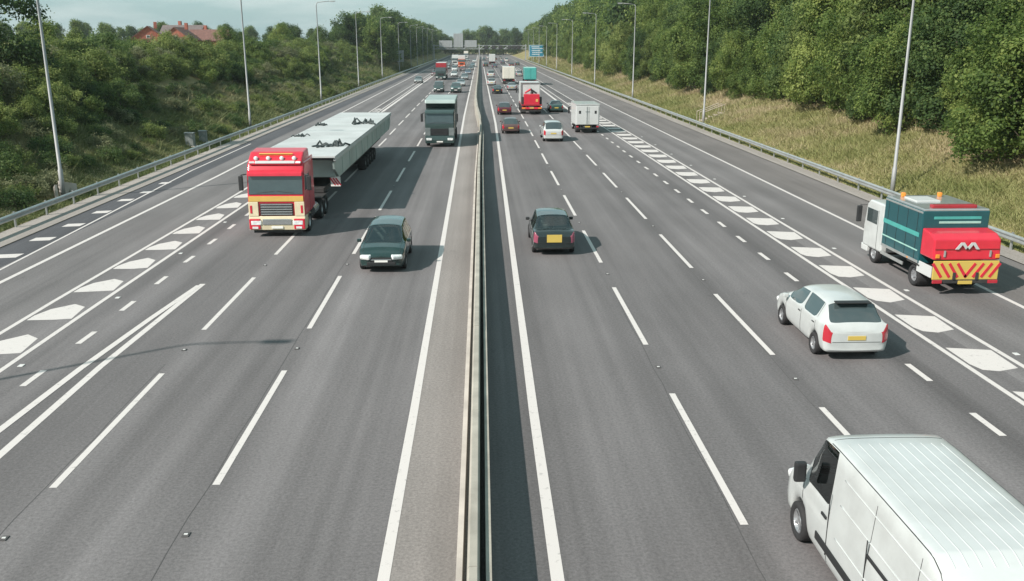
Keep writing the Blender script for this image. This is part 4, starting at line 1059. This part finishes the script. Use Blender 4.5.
# ------------------------------------------------------------------ vegetation
def leaf_mesh(name, cen, nrm, size, tint, rng, fold=0.25):
    """many small diamond leaves, each with its own direction, size and tint"""
    n = len(cen)
    a = rng.normal(size=(n, 3)); a -= nrm * (a*nrm).sum(1)[:, None]; a /= np.linalg.norm(a, axis=1)[:, None] + 1e-9
    b = np.cross(nrm, a); s_ = size[:, None]
    v = np.stack([cen - a*s_*.62, cen - b*s_*.42 + nrm*s_*fold*.3, cen + a*s_*.62 - nrm*s_*fold*.3, cen + b*s_*.42 + nrm*s_*fold*.3], 1).reshape(-1, 3)
    me = bpy.data.meshes.new(name)
    me.vertices.add(4*n); me.vertices.foreach_set('co', v.astype('f').ravel())
    me.loops.add(4*n); me.loops.foreach_set('vertex_index', np.arange(4*n, dtype='i'))
    me.polygons.add(n); me.polygons.foreach_set('loop_start', np.arange(n, dtype='i')*4)
    at = me.attributes.new('tint', 'FLOAT', 'FACE'); at.data.foreach_set('value', tint.astype('f'))
    me.update(calc_edges=True); me.validate()
    return me

def crown(seed, h, r, z0, lobes, nleaf, leaf, cone=0.0):
    rng = np.random.default_rng(seed)
    L = []
    for k in range(lobes):
        f_ = (k + .5) / lobes; z = z0 + (h - z0) * (0.08 + 0.86 * f_)
        prof = (1 - cone*f_) * math.sqrt(max(.08, 1 - (2*max(f_, .35) - .9)**2)) if cone < .9 else (1.05 - f_)
        rr = r * prof; ang = rng.uniform(0, 6.28); d = rr * rng.uniform(.30, .70)
        q = r * rng.uniform(.26, .50) * (0.6 + .4*prof)
        L.append((d*math.cos(ang), d*math.sin(ang), z, q, rng.uniform(0, 1)))
    for k in range(lobes):                                   # spurs that break the outline
        f_ = rng.uniform(.1, 1); ang = rng.uniform(0, 6.28); prof = (1 - cone*f_)*math.sqrt(max(.1, 1 - (2*max(f_, .4) - .95)**2))
        L.append((r*prof*.9*math.cos(ang), r*prof*.9*math.sin(ang), z0 + (h-z0)*f_, r*rng.uniform(.14, .26), rng.uniform(0, 1)))
    A = np.array([q[3]**2 for q in L]); cnt = (nleaf * A / A.sum()).astype(int)
    C, N, S, T = [], [], [], []
    for (x, y, z, q, ti), n in zip(L, cnt):
        m = max(6, n // 16)
        d = rng.normal(size=(m, 3)); d /= np.linalg.norm(d, axis=1)[:, None]
        cl = np.array([x, y, z]) + d * (q * rng.uniform(.78, 1.06, m))[:, None] * np.array([1, 1, .85])
        ct = rng.uniform(-.30, .30, m) + (ti - .5) * .5
        idx = rng.integers(0, m, n)
        off = rng.normal(size=(n, 3)) * (leaf * 1.35)
        p_ = cl[idx] + off
        nn = d[idx]*.80 + rng.normal(size=(n, 3))*.42 + np.array([0, 0, .30]); nn /= np.linalg.norm(nn, axis=1)[:, None]
        C.append(p_); N.append(nn); S.append(leaf * rng.uniform(.6, 1.35, n)); T.append(np.clip(.5 + ct[idx] + rng.normal(size=n)*.12, 0, 1))
    C = np.concatenate(C); C[:, 2] = np.maximum(C[:, 2], 0.02)
    return leaf_mesh('crown', C, np.concatenate(N), np.concatenate(S), np.concatenate(T), rng), L
def trunk_mesh(seed, h, r, L):
    rng = random.Random(seed); mb = MB()
    pts = [(rng.uniform(-.1, .1)*i*.5, rng.uniform(-.1, .1)*i*.5, -0.4 + (h*.8+.4)*i/5) for i in range(6)]
    mb.tube(pts, [r, r*.85, r*.7, r*.52, r*.34, r*.12], 8)
    for x, y, z, q, _ in sorted(L, key=lambda a: -a[3])[:9]:
        zs = max(.5, z - 1.2 - .25*math.hypot(x, y)); i = min(4, int((zs+.4)/(h*.8+.4)*5)); b = pts[i]
        mb.tube([(b[0], b[1], zs), ((b[0]+x)*.5, (b[1]+y)*.5, (zs+z)/2 + .2), (x, y, z)], [r*.38, r*.26, r*.08], 6)
    return mb.mesh('trunk', True)
PT = {}
def proto(kind, k):
    key = (kind, k)
    if key not in PT:
        sd = hash(kind) % 1000 if False else sum(map(ord, kind)) * 10 + k
        if kind == 'wood':   a = (16.5, 4.8, 0.6, 22, 25000, .22, 0.0); tr = .30
        elif kind == 'edge': a = (9.5, 3.7, 0.0, 16, 23000, .17, 0.15); tr = .16
        elif kind == 'far':  a = (14.5, 4.8, 1.0, 13, 7000, .48, 0.0); tr = .30
        elif kind == 'shrub': a = (3.4, 2.3, 0.0, 9, 7500, .135, 0.0); tr = .07
        elif kind == 'bramble': a = (1.5, 1.9, 0.0, 8, 3200, .12, 0.0); tr = .04
        elif kind == 'ash':  a = (9.5, 4.0, 1.6, 13, 9000, .22, 0.1); tr = .20
        me, L = crown(sd, *a[:7])
        PT[key] = (me, trunk_mesh(sd, a[0], tr, L))
    return PT[key]
def plant(name, cat, kind, k, x, y, sc_, label, group, leaf, dz=0.0, sz=None):
    cm, tm = proto(kind, k)
    t = thing(name, label, cat, (x, y, gz(x, y) - .1 + dz), random.uniform(0, 6.28), group)
    t.scale = (sc_, sc_, sz or sc_)
    link('trunk' if cat == 'tree' else 'stems', tm, 'bark', t); link('crown' if cat == 'tree' else 'foliage', cm, leaf, t)
    return t
def between(ylist, y, side):
    n = sum(1 for a in ylist if a < y)
    if n == 0: return f'before the first {side} lamp post'
    if n >= len(ylist): return f'beyond the last {side} lamp post'
    return f'between the {ORD[n-1]} and {ORD[n]} {side} lamp posts'
U = random.uniform
HUE = dict(leaf_shrub='yellow green', leaf_wood='mid green', leaf_grey='grey green', leaf_dark='dark green')
# right-hand wood: leafy edge, then tall trees behind
y = 34.0; i = 0
while y < 470:
    x = 32.0 + U(-1.6, 1.6) - (1.3 if y < 72 else 0) + (2.6 if 290 < y < 420 else 0) - min(2.2, max(0, (y-90)*.03)); s_ = U(.55, 1.2)
    lf = ['leaf_wood', 'leaf_wood', 'leaf_shrub', 'leaf_dark'][i % 4] if U(0, 1) < .8 else 'leaf_wood'; bt = between(RY, y, "right")
    plant('edge_tree', 'tree', 'edge', i % 5, x, y, s_, f'{HUE[lf]} tree at right wood edge {bt}', f'{HUE[lf]} edge trees {bt}', lf, sz=s_*U(.85, 1.2))
    y += U(3.0, 4.6) if y < 240 else U(4.5, 6.5); i += 1
y = 36.0; i = 0
while y < 690:
    x = 37.5 + U(-1.2, 1.5) - min(2.0, max(0, (y-90)*.02)); s_ = U(.86, 1.12)
    lf = ['leaf_wood', 'leaf_dark', 'leaf_wood'][i % 3]; bt = between(RY, y, "right")
    plant('broadleaf_tree', 'tree', 'wood' if y < 200 else 'far', i % 5, x, y, s_ if y < 200 else s_*1.12, f'tall {HUE[lf]} tree, right wood, {bt}', f'tall {HUE[lf]} trees {bt}', lf, sz=(s_ if y < 200 else s_*1.1)*U(.88, 1.14))
    y += U(5.0, 7.2); i += 1
y = 40.0; i = 0
while y < 150:
    x = 45.5 + U(-1.5, 1.5); s_ = U(1.0, 1.22)
    plant('broadleaf_tree', 'tree', 'wood' if y < 120 else 'far', (i+2) % 5, x, y, s_, f'tree deep in the right wood {between(RY, y, "right")}', f'inner wood trees {between(RY, y, "right")}', ['leaf_dark', 'leaf_wood'][i % 2])
    y += U(7.0, 10.0); i += 1
for k, (x, y, s_) in enumerate([(29.3, 152, .42), (28.8, 172, .40), (28.6, 201, .5), (30.2, 70, .45), (29.6, 118, .36)]):
    plant('shrub', 'shrub', 'edge', k % 5, x, y, s_, f'{["dark", "smaller dark", "leafy", "near", "little"][k]} lone shrub {between(RY, y, "right")}', None, 'leaf_dark')
# left bank: thicket along the top, brambles down the slope
def thick(y):   # front edge of the thicket
    return -31.6 - 1.2*math.sin(y*.06+1) - (2.6 if 88 < y < 112 else 0)
y = 40.0; i = 0
while y < 300:
    for row in range(4):
        x = thick(y) - row*2.9 + U(-.8, .8); yy_ = y + U(-1.3, 1.3)
        s_ = U(.72, 1.02) * (1.0 if row else .85) * (1 + .1*row*(row < 3))
        lf = ['leaf_shrub', 'leaf_shrub', 'leaf_wood', 'leaf_grey', 'leaf_shrub', 'leaf_dark'][(i*3 + row*2 + (i//5)) % 6]
        plant('shrub', 'shrub', 'shrub', (i + row) % 5, x, yy_, s_, f'dense {HUE[lf]} shrub on the bank {between(LY, y, "left")}', f'{HUE[lf]} shrubs {between(LY, y, "left")}', lf, sz=s_*U(.8, 1.1))
    y += U(2.6, 3.4) if y < 130 else U(3.6, 5.0); i += 1
y = 38.0; i = 0
while y < 240:
    x = U(thick(y)+.6, -24.2); s_ = U(.34, .74); lf = ['leaf_dark', 'leaf_shrub', 'leaf_grey', 'leaf_dark'][i % 4]
    plant('bramble_bush', 'bush', 'bramble', i % 3, x, y, s_, f'low {HUE[lf]} bramble bush on slope {between(LY, y, "left")}', f'{HUE[lf]} brambles {between(LY, y, "left")}', lf)
    y += U(.45, 1.05); i += 1
# trees standing above the left thicket
TL = [(-36.0, 71, .92, 'ash', 'leaf_dark', 'dark leafy tree above the thicket at the left edge of the view'),
      (-39.0, 84, .56, 'ash', 'leaf_wood', 'smaller tree right of the dark tree at the left edge'),
      (-44.0, 96, .40, 'ash', 'leaf_dark', 'bare topped small tree left of the brick houses'),
      (-40.5, 150, .62, 'ash', 'leaf_wood', 'rounded tree behind the second left lamp post'),
      (-44.0, 172, .62, 'ash', 'leaf_dark', 'dark rounded tree between second and third left lamps'),
      (-42.0, 198, .74, 'ash', 'leaf_wood', 'broad tree just left of the third left lamp post'),
      (-47.0, 226, .78, 'ash', 'leaf_dark', 'dark tree behind the third left lamp post'),
      (-40.0, 240, .80, 'ash', 'leaf_wood', 'bright tree right of the third left lamp post'),
      (-39.0, 262, .86, 'ash', 'leaf_dark', 'tree beside the fourth left lamp post')]
for k, (x, y, s_, kd, lf, lab) in enumerate(TL): plant('broadleaf_tree', 'tree', kd, k % 4, x, y, s_, lab, None, lf)
y = 268.0; i = 0
while y < 690:
    for x0 in ((-30.0, -38.0) if i % 3 == 0 else (-31.0,)):
        x = x0 + U(-1, 1); s_ = U(.78, 1.08) * (.85 if y < 300 else 1.0)
        plant('broadleaf_tree', 'tree', 'far', i % 5, x, y + U(-2, 2), s_, f'tree in the far left wood {between(LY, y, "left")}', f'far left wood {between(LY, y, "left")}', ['leaf_wood', 'leaf_dark'][i % 2]); i += 1
    y += U(5.0, 7.5)
y = 300.0
for i in range(46):                                         # skyline behind the thicket
    Y = U(280, 430); x = -(.15 + .43*i/45 + U(-.01, .01)) * Y
    plant('broadleaf_tree', 'tree', 'far', i % 5, x, Y, U(.46, .62), 'distant tree on the skyline behind the left thicket', 'distant skyline trees', ['leaf_dark', 'leaf_wood'][i % 2])
for i in range(30):                                         # trees that close the view beyond the gantry
    x = -48 + 98*i/29 + U(-1.5, 1.5); Y = 700 + U(-15, 45) - abs(x)*.6
    t = plant('broadleaf_tree', 'tree', 'far', i % 5, x, Y, U(.9, 1.2) * (1.15 if -10 < x < 28 else .8), 'far tree closing the road beyond the gantry', 'trees beyond the gantry', ['leaf_dark', 'leaf_wood'][i % 2])

# ------------------------------------------------------------------ grass
def grass(name, leaf, label, x0, x1, n, seed, ymax, hgt, bias):
    rng = np.random.default_rng(seed)
    u = rng.uniform(0, 1, n); Y = 26 + (ymax-26) * u**1.9; X = x0 + (x1-x0)*rng.uniform(0, 1, n)
    Z = np.array([gz(a, b) for a, b in zip(X, Y)])
    patch = .52 + .36*np.sin(X*.55 + Y*.13) * np.sin(Y*.21 - X*.2) + .22*np.sin(Y*.9+X*1.3)*np.sin(X*.8 - Y*.35)
    dry = np.clip((np.abs(X)-22)/9, 0, 1)
    T = np.clip(patch*.75 + dry*.55 - bias + rng.normal(size=n)*.13, 0, 1)
    H = hgt * rng.uniform(.5, 1.5, n) * (1 + Y/260) * (.45 + .75*np.clip((np.abs(X)-22.8)/2.5, 0, 1)); Wd = .013 * (1 + Y/55) * rng.uniform(.7, 1.6, n)
    H = np.where(rng.uniform(0, 1, n) < .05, H*2.4, H)
    a = rng.uniform(0, 6.28, n); le = rng.normal(size=(n, 2)) * (H*.85)[:, None]
    p0 = np.stack([X - np.cos(a)*Wd, Y - np.sin(a)*Wd, Z-.03], 1); p1 = np.stack([X + np.cos(a)*Wd, Y + np.sin(a)*Wd, Z-.03], 1)
    p2 = np.stack([X + le[:, 0], Y + le[:, 1], Z + H], 1)
    v = np.stack([p0, p1, p2], 1).reshape(-1, 3)
    me = bpy.data.meshes.new(name); me.vertices.add(3*n); me.vertices.foreach_set('co', v.astype('f').ravel())
    me.loops.add(3*n); me.loops.foreach_set('vertex_index', np.arange(3*n, dtype='i'))
    me.polygons.add(n); me.polygons.foreach_set('loop_start', np.arange(n, dtype='i')*3)
    at = me.attributes.new('tint', 'FLOAT', 'FACE'); at.data.foreach_set('value', T.astype('f'))
    me.update(calc_edges=True)
    o = link(name, me, leaf); tag(o, label, 'grass', None, 'stuff'); return o
grass('grass', 'grass_dry', 'long dry straw coloured grass on the right bank', 22.5, 33.0, 620000, 3, 460, .15, .20)
grass('grass', 'grass_green', 'rough green grass and weeds on the left bank', -33.0, -22.2, 420000, 4, 330, .17, .30)

# ------------------------------------------------------------------ houses beyond the left thicket
def house(x, y, wd, dp, eave, ridge, rz, label, roofm_, gable_front=True):
    t = thing('brick_house', label, 'house', (x, y, gz(x, y)-1.8), rz, 'brick houses beyond the thicket')
    mb = MB(); a, b = wd/2, dp/2
    mb.add([(-a,-b,0),(a,-b,0),(a,b,0),(-a,b,0),(-a,-b,eave),(a,-b,eave),(a,b,eave),(-a,b,eave),(0,-b,ridge),(0,b,ridge)],
           [(0,1,5,8,4),(1,2,6,5),(2,3,7,9,6),(3,0,4,7)])
    mb.build('wall', 'brick', t)
    for s in (-1, 1):
        v_ = [(0,-b-.35,ridge+.02),(s*(a+.35),-b-.35,eave-.2),(s*(a+.35),b+.35,eave-.2),(0,b+.35,ridge+.02)]
        v_ += [(q[0], q[1], q[2]+.16) for q in v_]
        r_ = MB().add(v_, [(0,1,2,3),(4,7,6,5),(0,4,5,1),(1,5,6,2),(2,6,7,3),(3,7,4,0)]).build('roof', roofm_, t)
    MB().box((a*.35, b*.3, ridge+.4), (.7, .7, 1.5), .02).build('chimney', 'brick', r_)
    for xx in (-a*.45, a*.45):
        for zz in (1.5, eave-1.2):
            w_ = MB().box((xx, -b-.005, zz), (1.15, .06, 1.2)).build('window', 'plate_white', t)
            for q in (-.27, .27): MB().box((xx+q, -b-.03, zz), (.46, .04, 1.04)).build('pane', 'glass', w_)
    w_ = MB().box((0, -b-.005, eave+.55), (.8, .06, .7)).build('window', 'plate_white', t); MB().box((0, -b-.03, eave+.55), (.62, .04, .55)).build('pane', 'glass', w_)
    MB().box((0, -b-.005, 1.05), (1.0, .07, 2.1)).build('door', 'trim_black', t)
HY = 225.0
def hx(px): return (px - 480)/900.0 * (HY*.9636+2.25)
house(hx(158), HY, 7.6, 9, 5.4, 8.2, .25, 'leftmost brick house with brown gable above the left thicket', 'roof_tile')
house(hx(176), HY+12, 8.0, 10, 5.4, 8.6, 1.45, 'slate roofed house side on between the two brick gables', 'roof_slate')
house(hx(190), HY-2, 7.0, 9, 5.2, 7.9, .05, 'red brick house with pointed gable above the left thicket', 'roof_tile')
house(hx(209), HY+6, 7.0, 9, 4.8, 7.2, 1.5, 'rightmost low house with orange tiled roof behind the thicket', 'roof_tile')

# ------------------------------------------------------------------ haze
def hazebox():
    m = bpy.data.materials.new('haze'); m.use_nodes = True; t = m.node_tree; t.nodes.clear()
    o_ = t.nodes.new('ShaderNodeOutputMaterial'); vol = t.nodes.new('ShaderNodeVolumePrincipled')
    vol.inputs['Color'].default_value = (0.86, 0.92, 0.93, 1); vol.inputs['Density'].default_value = 0.00020; vol.inputs['Anisotropy'].default_value = 0.3
    t.links.new(vol.outputs[0], o_.inputs['Volume']); MATS['haze'] = m
    o = MB().box((0, 480, 14.5), (1820, 1060, 33)).build('haze', m); tag(o, 'thin pale summer haze over the whole road', 'haze', None, 'stuff')
hazebox()
